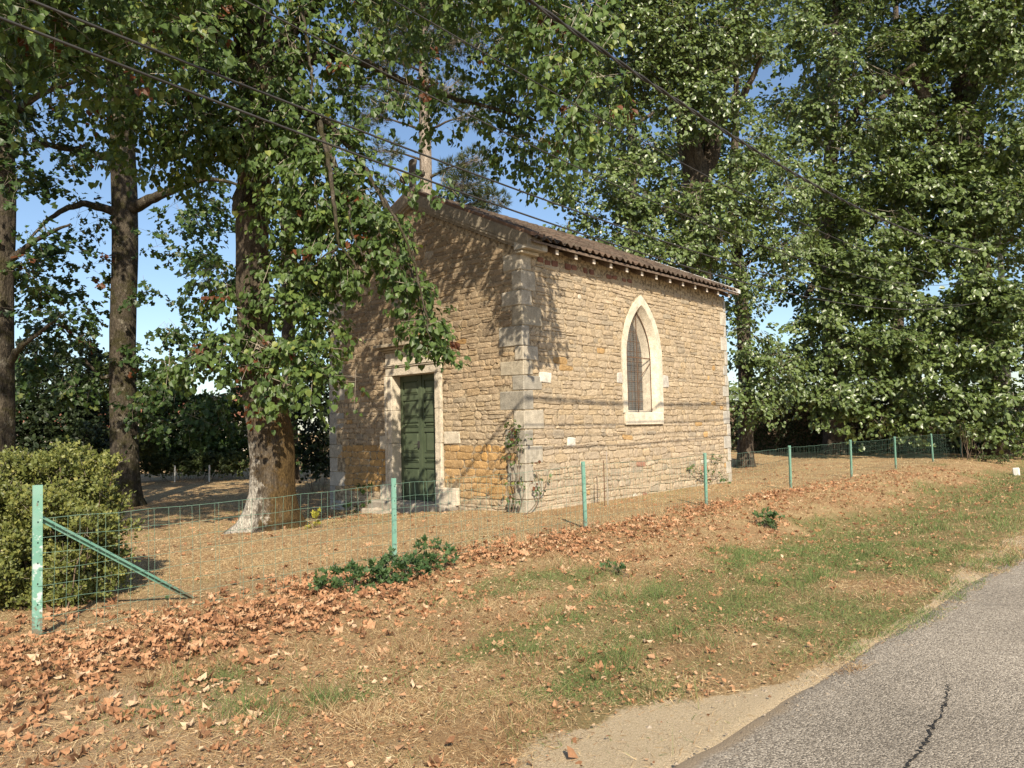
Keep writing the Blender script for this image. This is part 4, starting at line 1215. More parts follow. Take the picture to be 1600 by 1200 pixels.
lob6 += [(np.array(c) - rel(t6), np.array([q, q, q * .7]), 42 * 4 * math.pi * q * q) for c, q in (((-9.8, -.4, 6.6), 1.1), ((-8.6, .8, 6.4), 1.1), ((-7.4, 1.6, 6.9), 1.1), ((-10.6, 1.4, 7.2), 1.2), ((-9.2, 2.4, 7.6), 1.2), ((-8.2, .2, 8.2), 1.3), ((-9.8, 1.2, 8.8), 1.4), ((-11.4, -.8, 8.0), 1.3), ((-10.4, -1.4, 9.4), 1.4), ((-8.8, -.8, 9.8), 1.4), ((-11.5, 1.5, 9.8), 1.4), ((-7.6, 2.6, 8.4), 1.1), ((-12.6, .4, 7.2), 1.2), ((-10, 3.2, 9.0), 1.3))]
crown(t6, lob6, C6, R6, MAT['leaf_lime'], MAT['bark_grey'], .105, LEAFL, per=12, droop=.5, spread=.17, limbs=12, brown=.02)

# ---- tree behind the linden, seen between trunk and chapel ----------------------------------
D4 = 27
P, R = px_trunk([(455, 745, D4, 26), (452, 600, D4, 22), (450, 400, D4, 20), (455, 200, D4, 16), (455, 0, D4, 8)])
t4 = thing('back_tree', P[0], 'darker leafy tree behind the big linden, partly hidden by the chapel front', 'tree')
C4, R4 = trunk_mesh(t4, MAT['bark_dark'], P - rel(t4), R, .3, 16)
rows = [(330, 350, 26, 36, .8), (350, 450, 26, 36, .9), (330, 530, 26, 32, .8), (370, 600, 26, 26, .8), (480, 560, 26, 40), (500, 480, 26, 40), (470, 420, 26, 45), (540, 420, 26, 45), (590, 360, 26.5, 40), (540, 320, 26, 40), (480, 320, 26, 45), (440, 240, 26, 50), (350, 280, 26, 40, .7), (500, 200, 26.5, 45, .7), (440, 130, 26.5, 45, .7), (350, 190, 26, 40, .6), (480, 640, 26, 34), (500, 690, 26, 30), (440, 690, 26, 22)]
crown(t4, local(px_lobes(rows, 62), t4), C4, R4, MAT['leaf_dark'], MAT['bark_dark'], .17, LEAFS, per=10, droop=.4, spread=.24, limbs=8, brown=.01, sub=4)

# ---- pine behind the chapel -------------------------------------------------------------------
D5 = 27
P, R = px_trunk([(668, 740, D5, 24), (667, 500, D5, 22), (666, 300, D5, 20), (664, 200, D5, 18), (662, 100, D5, 15), (660, -20, D5, 11), (655, -140, D5, 4)])
t5 = thing('pine_tree', P[0], 'tall pine with bare pale trunk rising behind the chapel roof', 'tree')
C5, R5 = trunk_mesh(t5, MAT['bark_pine'], P - rel(t5), R, .2, 14)
def pine(par, rows, C, n_tuft, seed):
    R_ = np.random.default_rng(seed); g = Geo(); tw = Geo()
    for (u, v, D, pr, *k) in rows:
        c = at(u, v, D) - rel(par); q = pr * D / FPX; k = k[0] if k else 1
        n = int(n_tuft * k * (q / .9) ** 2)
        d = unit(R_.normal(0, 1, (n, 3))); O = c + d * q * np.array([1, 1, .6]) * R_.uniform(.3, 1, (n, 1)) ** .6
        m = 16; dirs = unit(np.repeat(d * .9 + [0, 0, .35], m, 0) + R_.normal(0, .55, (n * m, 3)))
        P0 = np.repeat(O, m, 0); L = R_.uniform(.13, .24, (n * m, 1))
        nr = np.cross(dirs, R_.normal(0, 1, (n * m, 3)))
        T = tpl([(-.05, 0, 0), (.05, 0, 0), (0, 1, 0)], f3=[(0, 1, 2)])
        leaves(g, P0, dirs, nr, L[:, 0], T, np.clip(R_.beta(2, 3, n * m) + np.repeat(R_.random(n) < .1, m) * .5, 0, 1))
        i = np.argmin(np.linalg.norm(C - (c - [0, 0, .4 * q]), axis=1) + 100 * (C[:, 2] > c[2] + .3))
        P_ = bez(C[i], c, .10, 8); b = Geo(); tube(b, P_, np.linspace(.05, .015, 8), 6); b.build('branch', MAT['bark_dark'], par, True)
        s = R_.random(n) < .7; j = R_.integers(4, 8, n)
        segs(tw, P_[j][s], O[s], .007, 3, taper=.5)
    g.build('crown', MAT['needle'], par); tw.build('twigs', MAT['twig'], par, kind='stuff')
pine(t5, [(730, 290, 26, 40), (765, 315, 26, 32), (705, 265, 26.4, 26, .7), (745, 250, 26, 30, .8), (690, 315, 26.5, 20, .8), (720, 330, 26, 24), (600, 235, 26.5, 35, .5), (570, 180, 26.5, 40, .6), (620, 150, 26.8, 45, .7), (700, 140, 26.6, 45, .6), (740, 180, 26.2, 35, .5), (650, 60, 27, 60, .9), (590, 90, 26.8, 50, .8), (720, 60, 26.6, 50, .8), (650, -30, 27, 60, .8), (600, 20, 26.8, 50, .8), (700, 0, 26.8, 50, .8), (540, 130, 26.5, 30, .6), (600, 290, 26.5, 24, .5)], C5, 300, 5)

# ---- the tall leafy trees on the right ---------------------------------------------------------
def push(rows, k): return [(r[0], r[1], r[2] * k, *r[3:]) for r in rows]
def right_tree(name, label, trunk, lobes, forks=(), total=26000, seed=1, mat='leaf_bright', bark='bark_dark', size=.135, group=None, droop=.35):
    P, R = px_trunk(trunk)
    t = thing(name, P[0], label, 'tree', group)
    C, Rr = trunk_mesh(t, MAT[bark], P - rel(t), R, .35, 20)
    for L in forks: limb(t, MAT[bark], L)
    crown(t, [(c, r * 1.05, n * 2.5) for c, r, n in local(lobes, t)], C, Rr, MAT[mat], MAT[bark], size, LEAFO, per=12, droop=droop, spread=.22, limbs=8, twig_frac=.35, twr=.006, flat=.40, sub=6, sunf=.75)
    return t
DR = 24
rows = [(870, 370, 22, 20, .8), (900, 330, 22.4, 36), (930, 280, 22.4, 40), (960, 330, 22.2, 40), (1000, 290, 22.4, 40), (930, 390, 22, 30), (980, 390, 22, 34), (1030, 350, 22.2, 40), (1040, 410, 22, 30), (900, 240, 22.8, 30), (950, 210, 22.6, 40), (1010, 220, 22.6, 40), (1150, 330, 22.6, 40), (1090, 380, 22.4, 36), (1100, 330, 22.6, 34), (960, 130, 22.6, 50), (1020, 130, 22.4, 50), (1080, 110, 22.4, 50), (1130, 150, 22.4, 45), (1040, 60, 22.4, 60), (960, 50, 22.6, 60), (1120, 50, 22.4, 55), (900, 100, 23, 45), (1180, 90, 22.6, 45), (1160, 210, 22.6, 40), (1060, 170, 22.6, 40), (1180, 270, 22.6, 40), (900, 20, 23, 60), (1000, -30, 22.6, 80), (1100, -50, 22.6, 90), (1180, 10, 22.8, 50), (880, 300, 23, 20), (1000, -150, 23, 120, .6), (1120, -180, 23, 120, .6), (1085, 335, 21.8, 30), (1060, 385, 21.8, 28), (1110, 410, 22, 26), (1130, 370, 22, 26), (1050, 300, 22, 26), (1125, 300, 22, 24), (1120, 270, 25.5, 40), (1060, 300, 26, 40), (1000, 240, 26.5, 50), (1050, 90, 26, 70), (1150, 100, 26, 70), (950, 100, 26, 70)]
right_tree('forked_tree', 'tall leafy tree with dark forked trunk right above the chapel roof', [(1092, 700, DR, 52), (1090, 500, DR, 48), (1088, 330, DR, 46), (1090, 280, DR, 44), (1075, 220, DR, 34), (1072, 160, DR, 28), (1078, 60, DR, 20), (1080, -80, DR, 8)],
           px_lobes(rows, 46), [[(1092, 285, DR, 36), (1112, 235, DR, 28), (1118, 170, DR, 24), (1135, 90, DR, 16), (1150, 0, DR, 8)], [(1080, 230, DR, 20), (1110, 205, DR, 16), (1130, 190, DR, 10)], [(1075, 180, DR, 18), (1030, 130, DR - .5, 12), (980, 100, DR - 1, 6)], [(1115, 200, DR, 16), (1160, 150, DR - .5, 11), (1190, 90, DR - 1, 6)], [(1088, 330, DR, 18), (1030, 330, 23.5, 12), (960, 350, 22.8, 6)]])
rows = [(1150, 400, 24.5, 28, .8), (1170, 350, 25, 30, .9), (1150, 480, 25, 26, .9), (1180, 520, 25, 24, .7), (1160, 560, 25.2, 26, .8), (1160, 610, 25, 22, .9), (1190, 600, 25.2, 24, .8), (1170, 650, 25, 16, .8), (1210, 590, 25, 30), (1230, 570, 24.6, 30), (1220, 630, 24.8, 20, .7), (1190, 430, 25, 26, .7), (1200, 380, 25, 34), (1220, 300, 25, 40), (1200, 230, 25, 35, .8), (1230, 440, 25, 24, .6), (1230, 380, 25, 36), (1210, 330, 24.6, 30), (1190, 560, 26, 34), (1175, 480, 27, 24, .6), (1160, 440, 24.2, 22), (1165, 520, 24.4, 20), (1150, 300, 24.6, 26), (1160, 250, 24.6, 26), (1150, 620, 24.4, 16), (1185, 640, 24.4, 18)]
right_tree('slim_tree', 'slender tree with dark trunk just right of the chapel end wall', [(1163, 690, 26, 24), (1165, 600, 26, 22), (1160, 480, 26, 20), (1150, 380, 26, 18), (1145, 300, 26, 15), (1150, 180, 26, 10), (1150, 60, 26, 5)], px_lobes(rows, 44))
rows = [(1290, 40, 23.4, 55), (1260, 110, 24, 26, .6), (1240, 30, 24, 34), (1340, 90, 23, 55), (1290, 160, 23.2, 45), (1350, 190, 23, 50), (1230, 170, 24, 26, .7), (1290, 230, 23.2, 45), (1240, 240, 23.8, 26, .7), (1340, 270, 23, 50), (1270, 300, 23.4, 40), (1320, 340, 22.8, 45), (1260, 360, 23.4, 40), (1370, 330, 22.6, 40), (1300, 400, 23, 40), (1250, 420, 23.4, 28, .8), (1350, 410, 22.6, 45), (1300, 470, 23, 38), (1260, 510, 23.6, 30, .9), (1350, 480, 22.4, 45), (1300, 540, 22.8, 38), (1340, 550, 22.2, 42), (1270, 580, 22.8, 34), (1310, 600, 22.4, 36), (1360, 600, 22, 38), (1260, 625, 22.8, 26, .9), (1320, 640, 22.2, 26, .9), (1350, 640, 22, 24, .9), (1380, 540, 22, 40), (1390, 460, 22.2, 40), (1240, 560, 23.4, 26), (1240, 600, 23, 24), (1290, 655, 22.4, 16), (1335, 668, 22, 15), (1375, 660, 21.6, 18), (1265, 645, 22.8, 16), (1290, 510, 22.6, 34), (1310, 440, 22.8, 32), (1280, 560, 26, 60), (1340, 500, 26, 70), (1300, 420, 26.5, 60), (1310, 320, 26.5, 70), (1300, 200, 26.5, 70), (1320, 90, 26, 80), (1300, -50, 24, 100, .7), (1380, -60, 24, 100, .7)]
right_tree('spreading_tree', 'full leafy tree over the lawn whose trunk shows above the fence right of the chapel', push([(1304, 700, 25, 36), (1303, 640, 25, 32), (1300, 540, 25, 30), (1298, 430, 25, 28), (1296, 320, 25, 24), (1300, 180, 25, 18), (1305, 20, 25, 10), (1305, -100, 25, 4)], 1.28),
           px_lobes(push(rows, 1.28), 29), [push(L, 1.28) for L in [[(1298, 420, 25, 16), (1275, 440, 24.6, 12), (1255, 470, 24.2, 6)], [(1300, 240, 25, 16), (1350, 160, 24.2, 12), (1430, 100, 23, 6)]]], size=.172)
rows = [(1420, 60, 21.6, 55), (1480, 40, 21, 55), (1540, 40, 20.8, 55), (1590, 40, 20.6, 50), (1420, 150, 21.6, 40), (1400, 220, 21.6, 45), (1450, 230, 21.4, 45), (1500, 180, 21.2, 32, .8), (1560, 150, 21, 30, .8), (1590, 180, 20.6, 40), (1500, 240, 21, 45), (1560, 240, 20.6, 45), (1410, 300, 21.4, 48), (1470, 310, 21, 48), (1530, 310, 20.6, 48), (1590, 320, 20.2, 48), (1430, 380, 21, 48), (1490, 390, 20.6, 48), (1535, 385, 20.2, 36), (1620, 380, 20, 36), (1570, 470, 19.9, 30), (1420, 460, 20.8, 48), (1480, 470, 20.4, 48), (1540, 470, 20, 48), (1590, 480, 19.8, 48), (1410, 540, 20.8, 45), (1470, 550, 20.2, 48), (1530, 550, 19.8, 48), (1590, 560, 19.6, 45), (1400, 610, 20.8, 32), (1440, 620, 20.4, 34), (1490, 620, 20, 38), (1540, 620, 19.8, 34), (1590, 630, 19.6, 38), (1430, 665, 20.4, 20), (1500, 660, 20.2, 22), (1400, 655, 20.8, 20), (1460, 650, 20.2, 24), (1550, 668, 20, 16), (1440, 690, 20.6, 10, .8), (1595, 670, 19.6, 24), (1400, 590, 23, 60), (1470, 560, 23.5, 90), (1560, 540, 23, 90), (1450, 400, 24, 100), (1560, 380, 23.5, 100), (1480, 230, 24, 100), (1580, 230, 23, 90), (1450, 80, 24, 90), (1560, 60, 23, 90), (1660, 500, 20, 110, .6), (1660, 250, 20.5, 120, .6), (1660, 40, 21, 120, .6), (1480, -80, 21.5, 110, .7), (1600, -80, 21, 120, .6)]
right_tree('fence_side_tree', 'huge leafy tree filling the right side whose boughs hang down over the fence', push([(1560, 700, 22.5, 40), (1556, 640, 22.3, 36), (1540, 500, 26, 36), (1520, 350, 25, 34), (1508, 200, 24, 32), (1505, 100, 24, 28), (1510, 0, 24, 20), (1510, -100, 24, 8)], 1.35),
           px_lobes(push(rows, 1.4), 26), [push(L, 1.35) for L in [[(1512, 160, 24, 22), (1540, 110, 23.6, 18), (1552, 70, 23.4, 12), (1556, 40, 23.2, 6)], [(1518, 330, 25, 22), (1460, 230, 23.4, 16), (1445, 120, 22.8, 12), (1440, 40, 22.6, 7)], [(1480, 260, 23.6, 14), (1430, 130, 22.2, 12), (1375, 155, 22.0, 8)], [(1540, 170, 24, 14), (1530, 200, 24, 16), (1525, 250, 24, 16)]]], size=.188)
for nm, lb, tr, seed_u in (('rear_tree', 'leafy tree standing farther back behind the forked tree above the roof ridge', (985, 44), (905, 1180)), ('rear_tree', 'leafy tree far back behind the huge tree that fills the right side', (1400, 46), (1210, 1620))):
    u0, D0 = tr
    rr = []
    for u in range(seed_u[0], seed_u[1], 62):
        for v in range(-60, 470, 74):
            if 1170 < u < 1262 and 440 < v < 600: continue
            if u < 960 and v > 200: continue
            rr.append((u + float(rng.uniform(-18, 18)), v + float(rng.uniform(-18, 18)), D0 + float(rng.uniform(-2.5, 2.5)), 48, 1))
    right_tree(nm, lb, [(u0, 690, D0, 20), (u0 + 4, 400, D0, 16), (u0, 150, D0, 12), (u0, -80, D0, 4)], px_lobes(rr, 3.6), size=.27, mat='leaf_dark')
# ivy around the foot of the right hand trunk, shrub at the very edge
def bush(name, label, lobes, mat, size, T=LEAFO, dens=300, stems=14, foot=None, group=None, cat='shrub', upright=.2, per=9, spread=.09, stemr=.008, sub=0):
    b = foot if foot is not None else lobes[0][0] * [1, 1, 0]
    o = thing(name, (b[0], b[1], float(height(b[0], b[1]))), label, cat, group)
    L = [(np.asarray(c) - rel(o), r, n) for c, r, n in lobes]
    sg = Geo()
    for c, r, n in L:
        for k in range(max(1, stems // len(L))):
            e = c + unit(rng.normal(0, 1, 3)) * r * .7
            s = np.array([c[0] * .6 + rng.normal(0, .1), c[1] * .6 + rng.normal(0, .1), -.03])
            tube(sg, bez(s, e, .08, 6), np.linspace(stemr, stemr * .4, 6), 4)
    sg.build('stems', MAT['stem'], o)
    crown(o, L, None, None, MAT[mat], None, size, T, per=per, droop=-upright, spread=spread, limbs=0, twig_frac=.3, name='foliage', twr=.002, flat=.5, sub=sub)
    return o
rows = [(1560, 690, 24, 18), (1580, 660, 23.5, 26), (1600, 690, 23, 26), (1610, 640, 23, 34), (1590, 715, 23, 16), (1545, 655, 25, 18), (1575, 625, 23.8, 22)]
bush('ivy_thicket', 'ivy thicket climbing the trunk foot at the far right end of the fence', px_lobes(push(rows, 1.25), 60), 'leaf_bright', .14, foot=at(1585, 700, 29.4), cat='ivy')
rows = [(1518, 672, 24, 14), (1505, 660, 24, 10), (1530, 690, 24, 12)]
bush('fence_shrub', 'small shrub growing around the last upright fence post', px_lobes(push(rows, 1.13), 90), 'leaf_bright', .11, foot=at(1518, 700, 27.2))

# ---- clipped dark hedge along the back of the lawn on the right
def hedge(name, label, A, B, h, th, mat, size, n, cat='hedge'):
    A, B = np.array(A, float), np.array(B, float); d = B - A; L = np.linalg.norm(d); d = d / L; nn = np.array([-d[1], d[0]])
    o = thing(name, (*((A + B) / 2), float(height(*((A + B) / 2)))), label, cat)
    m = n; s = rng.uniform(0, L, m); face = rng.random(m)
    w = np.where(face < .55, -th / 2, np.where(face < .7, th / 2, rng.uniform(-th / 2, th / 2, m)))
    z = np.where(face < .7, rng.uniform(0, h, m), h) + rng.normal(0, .04, m)
    hw = h * (.94 + .12 * vnoise(s * .6, 0 * s, .3))
    z = z / h * hw
    w = w + rng.normal(0, .05, m) + .12 * (vnoise(s * .9, z * 1.2, .5) - .5)
    P = np.column_stack([A[0] + d[0] * s + nn[0] * w, A[1] + d[1] * s + nn[1] * w, z]);
    P[:, 2] += height(P[:, 0], P[:, 1])
    nr = np.where((face < .7)[:, None], np.sign(w)[:, None] * np.array([nn[0], nn[1], .3]), np.array([0, 0, 1.0])) + rng.normal(0, .5, (m, 3))
    g = Geo(); leaves(g, P - rel(o), rng.normal(0, 1, (m, 3)) + [0, 0, .3], nr, size * rng.uniform(.7, 1.2, m), LEAF2, rng.random(m)); g.build('foliage', MAT[mat], o)
    g = Geo(); q = th / 2 - .12
    k = np.linspace(0, L, 30)
    for a, b in zip(k[:-1], k[1:]):
        p0, p1 = A + d * a, A + d * b; hh = h * (.94 + .12 * float(vnoise(a * .6, 0., .3))) - .12
        z0 = float(height(*p0)) - .1
        V = [(*(p0 - nn * q), z0), (*(p1 - nn * q), z0), (*(p1 + nn * q), z0), (*(p0 + nn * q), z0)]
        V += [(x, y, z0 + .1 + hh) for x, y, z in V]; g.add(np.array(V) - rel(o), BOXF)
    g.build('dark_core', MAT['stem'], o)  # solid dark boxes stand in for the hedge's shaded inside
    return o
a = at(1120, 700, 34)[:2]; b = at(1620, 700, 32)[:2]
hedge('clipped_hedge', 'long dark clipped hedge behind the lawn trees right of the chapel', a, b, 2.15, 1.2, 'leaf_hedge', .09, 26000)

# ---- shrubs beyond the lawn on the left, dark shrub beside the chapel
DB = 31
for (nm, lb, rows, mat, sz, ft) in (
    ('dark_shrub', 'dark evergreen shrub filling the gap between linden trunk and chapel corner', [(495, 700, 23, 30), (490, 650, 23, 34), (505, 610, 23.2, 30), (480, 720, 23, 22), (510, 735, 22.8, 16)], 'leaf_hedge', .11, (495, 745, 23)),
    ('round_shrub', 'dark overgrown shrub mass behind the clipped bush at far left', [(30, 650, 25, 50), (90, 660, 25, 46), (60, 610, 25.5, 40), (110, 620, 25.5, 36), (15, 600, 25.5, 40), (150, 660, 26, 34), (150, 705, 25, 30), (175, 715, 24.6, 20), (120, 560, 26, 34), (60, 560, 26, 34), (130, 690, 24.5, 34), (20, 700, 24.5, 40), (80, 705, 24.5, 36), (-40, 660, 25, 60)], 'leaf_hedge', .13, (60, 740, 25)),
    ('tall_shrub', 'light green tall shrub between the two left trunks', [(140, 640, 29, 36), (150, 690, 28.5, 30), (120, 610, 29.5, 30), (165, 600, 29.5, 26), (225, 690, 28, 22), (160, 570, 29.5, 22)], 'leaf_back', .15, (145, 735, 29)),
    ('far_shrub', 'shrub row behind the lawn seen between left trunk and linden', [(235, 640, DB, 34), (280, 645, DB, 34), (325, 650, DB, 30), (250, 685, DB, 24), (295, 685, DB, 24), (340, 680, DB, 22), (270, 610, DB + 1, 26), (240, 600, DB + 1, 26), (320, 640, DB + 1, 26)] + [(222 + 15 * k, 700 + (k % 3) * 3, DB - .6, 15 + (k * 5) % 4) for k in range(11)], 'leaf_dark', .15, (290, 715, DB)),
    ('pale_bush', 'pale green bush behind the linden trunk at the lawn edge', [(368, 650, 33, 24), (360, 690, 32, 22), (385, 680, 32, 20), (350, 640, 34, 18), (375, 620, 33, 16)], 'leaf_back', .14, (365, 715, 32))):
    bush(nm, lb, px_lobes(rows, 230), mat, sz, foot=at(*ft))
# low bramble bank along the back boundary
rows = [(222 + 12 * k, 723 + (k % 3) * 2, 29.5, 12 + (k * 7 % 5)) for k in range(14)]
bush('bramble_bank', 'low bramble strip with dry reddish stalks along the back edge of the lawn', px_lobes(rows, 420), 'leaf_back', .10, foot=at(300, 722, 29.5), cat='brambles')
for k, u in enumerate((273, 327)):
    p = at(u, 722, 29); z = float(height(p[0], p[1]))
    o = Geo().add(np.zeros((0, 3)), np.zeros((0, 4), int)); g = Geo(); tube(g, [(0, 0, 0), (.01, 0, .55), (.0, 0, .62)], .03, 6)
    s = g.build('boundary_post', MAT['whitestone'], None, label=('thin pale boundary post in the back brambles nearer the left trunk', 'thin pale boundary post in the back brambles nearer the linden trunk')[k], category='post', group='pale posts at the back boundary'); s.location = (p[0], p[1], z)

# ---- far line of trees and a house roof behind the left shrubs
rows = [(1170 + 26 * k, 640 - (k % 3) * 5, 95, 18 + (k * 7) % 9) for k in range(9)]
bush('far_trees', 'hazy distant tree line glimpsed through the gap above the dark hedge', px_lobes(rows, 3.2), 'leaf_far', .5, foot=at(1210, 660, 95), cat='tree line', spread=.6, stemr=.12)
rows = [(-20 + 36 * k, 650 - (k % 3) * 4, 80, 22 + (k * 7) % 9) for k in range(12)]
bush('distant_trees', 'distant tree line beyond the houses on the left', px_lobes(rows, 3.2), 'leaf_far', .45, foot=at(200, 660, 80), cat='tree line', spread=.6, stemr=.12)
def house(name, label, u, D, w, d, h, rh, rot):
    p = at(u, 690, D); o = thing(name, (p[0], p[1], float(height(p[0], p[1]))), label, 'house'); o.rotation_euler = (0, 0, rot)
    g = Geo(); box(g, (-w / 2, -d / 2, -.5), (w / 2, d / 2, h)); wall = g.build('wall', MAT['plaster'], o)
    g = Geo(); e = .4
    prism(g, [(-d / 2 - e, h - .15), (d / 2 + e, h - .15), (0, h + rh)], ((-w / 2 - e, 0, 0), (0, 1, 0), (0, 0, 1), (1, 0, 0)), 0, w + 2 * e); rf = g.build('roof', MAT['redroof'], o)
    g = Geo(); box(g, (w * .2, -.3, h + rh * .5), (w * .2 + .6, .3, h + rh + .8)); g.build('chimney', MAT['brick'], rf)
    for x in (-w * .3, 0, w * .3):
        g = Geo(); box(g, (x - .5, -d / 2 - .05, .9), (x + .5, -d / 2 - .005, 2.2)); f = g.build('window', MAT['whitestone'], wall)
        g = Geo(); box(g, (x - .42, -d / 2 - .06, .98), (x + .42, -d / 2 - .052, 2.12)); g.build('pane', MAT['glass'], f)
house('pale_house', 'pale rendered house with red roof glimpsed through the shrubs behind the lawn', 318, 58, 11, 7, 2.6, 1.5, YAW - math.pi / 2 + .3)
house('brown_house', 'low house with brown roof behind the dark shrubs at far left', 50, 52, 10, 7, 2.4, 1.4, YAW - math.pi / 2 - .2)

# ------------------------------------------------------------------ wire fence
FY = -2.2
def post_xy(u, v, y):
    p = on_y(u, v, y); return p[0]
posts = [(58, 1000, -2.05, 1.19), (617, 878, FY, .99), (916, 830, FY, .98), (1105, 796, FY, .97), (1237, 770, FY, .97), (1332, 753, FY, .98), (1401, 738, FY, .97), (1459, 725, FY, .96), (1503, 714, FY, .95)]
fence = thing('wire_fence', (-4.9, FY, float(height(-4.9, FY))), 'low green wire mesh fence on green steel posts along the grass verge', 'fence')
fo = rel(fence)
feet = []
for k, (u, v, y, h) in enumerate(posts):
    x = post_xy(u, v, y); z = float(height(x, y)); feet.append(np.array([x, y, z]))
    g = Geo(); hw = .034 if k == 0 else .027
    lean = rng.normal(0, .012, 2)
    def P_(a, b, c): return (x + a + lean[0] * c, y + b + lean[1] * c, z + c)
    t = .006
    zs_ = np.linspace(-.06, h, 9)
    for (a0, a1, b0, b1) in ((-hw, hw, -t, 0), (-t / 2, t / 2, .0005, .045)):
        for q in range(8):
            V = [P_(a0, b0, zs_[q]), P_(a1, b0, zs_[q]), P_(a1, b1, zs_[q]), P_(a0, b1, zs_[q]), P_(a0, b0, zs_[q + 1]), P_(a1, b0, zs_[q + 1]), P_(a1, b1, zs_[q + 1]), P_(a0, b1, zs_[q + 1])]
            F_ = BOXF[2:] if 0 < q < 7 else BOXF
            wv = [(.25 if k == 0 else -.35) * (1 if .15 < c < .75 else .1) for c in (zs_[q],) * 4 + (zs_[q + 1],) * 4]
            g.add(np.array(V) - fo, F_, wear=np.array(wv))
    # folded edge lips
    for sg in (-1, 1):
        V = [P_(sg * hw, .0005, -.05), P_(sg * (hw - .004), .0005, -.05), P_(sg * (hw - .004), .014, -.05), P_(sg * hw, .014, -.05)]
        V += [P_(sg * hw, .0005, h), P_(sg * (hw - .004), .0005, h), P_(sg * (hw - .004), .014, h), P_(sg * hw, .014, h)]
        g.add(np.array(V) - fo, BOXF, wear=np.full(8, -.2))
    po = g.build('post', MAT['post'], fence)
    g = Geo()
    for c in np.arange(.10, h - .02, .16):
        p = np.array(P_(0, -t - .001, c)) - fo; box(g, p - [.004, .0015, .006], p + [.004, 0, .006])
    g.build('post_hole', MAT['void'], po)
# slanting brace of the end post
a = feet[0] + [.02, .045, .93]
bp = on_y(305, 926, -1.62); b = np.array([bp[0], -1.62, float(height(bp[0], -1.62)) - .03])
g = Geo(); d = unit(b - a); n_ = unit(np.cross(d, [0, 0, 1.])); m_ = np.cross(n_, d)
for (p0, p1, q0, q1) in ((-.024, .024, -.003, .003), (-.003, .003, .0035, .036)):
    V = [a + m_ * p0 + n_ * q0, a + m_ * p1 + n_ * q0, a + m_ * p1 + n_ * q1, a + m_ * p0 + n_ * q1]
    V += [v_ + (b - a) for v_ in V]; g.add(np.array(V) - fo, BOXF, wear=np.full(8, -.4))
g.build('brace', MAT['post'], fence)
# leaning last post
xl = on_y(1532, 712, FY)[0]; zl = float(height(xl, FY)); top = on_y(1541, 677, FY)
g = Geo(); tube(g, np.array([(xl, FY, zl - .05), (top[0], FY - .02, zl + .98)]) - fo, .024, 4, wear=-.3); g.build('leaning_post', MAT['post'], fence)
feet.append(np.array([xl, FY, zl]))
for k in range(len(feet) - 1):
    f0, f1 = feet[k], feet[k + 1]; L = np.linalg.norm(f1 - f0)
    g = Geo(); hh = .93; wf = (1, .95, .75, .55, .42)[min(k, 4)]
    ns_ = max(8, int(L / .25)); S = np.linspace(0, 1, ns_)
    def wp(s, c):
        x = f0[0] + (f1[0] - f0[0]) * s; y = f0[1] + (f1[1] - f0[1]) * s - .012 + .012 * np.sin(s * 9 + c * 5 + k)
        z = f0[2] + (f1[2] - f0[2]) * s
        zg = np.maximum(z, height(x, y) + .01 - .02)
        return np.stack([x, y, zg + c - .03 * c * 4 * s * (1 - s) * (.6 + .4 * math.sin(k * 3))], -1)
    for c in np.concatenate([np.arange(.03, hh - .04, .125), [hh]]):
        P_ = wp(S, c + 0 * S); P_[:, 2] += .006 * np.sin(S * 31 + c * 40)
        segs(g, P_[:-1] - fo, P_[1:] - fo, .0019 * wf if c < hh else .0023, 3)
    ss = np.arange(.1, L - .03, .1) / L; ss = ss + rng.normal(0, .006, len(ss))
    cs = np.linspace(.0, hh, 5)
    for c0, c1 in zip(cs[:-1], cs[1:]):
        segs(g, wp(ss, c0 + 0 * ss) - fo, wp(ss, c1 + 0 * ss) - fo, .0017 * wf, 3)
    g.build('wire_mesh', MAT['wire'], fence)

# ------------------------------------------------------------------ overhead cables and pole
CABS = [('upper_left_cable', 'black overhead cable, lower one of the pair crossing in front of the chapel roof', -3.1, [(0, 28), (400, 182), (567, 245), (900, 362), (1017, 400), (1287, 469)], .011),
        ('roof_cable', 'black overhead cable, upper one of the pair crossing in front of the chapel roof', -3.0, [(48, 0), (400, 142), (900, 328), (1083, 393), (1287, 450)], .011),
        ('thin_cable', 'thin overhead cable passing from the linden crown top down across the pine trunk', -3.5, [(400, 13), (567, 93), (750, 187), (900, 263), (1050, 327)], .007),
        ('slack_cable', 'thin overhead cable between the pine top and the thick twisted cable', -3.6, [(613, 0), (900, 163), (977, 207), (1103, 275), (1180, 313)], .007),
        ('top_cable', 'thick twisted overhead cable, highest of all, in front of the right hand trees', -4.06, [(823, 0), (850, 15), (1063, 160), (1250, 277), (1427, 363)], .014)]
pole_x = on_y(1577, 640, -3.4)[0]
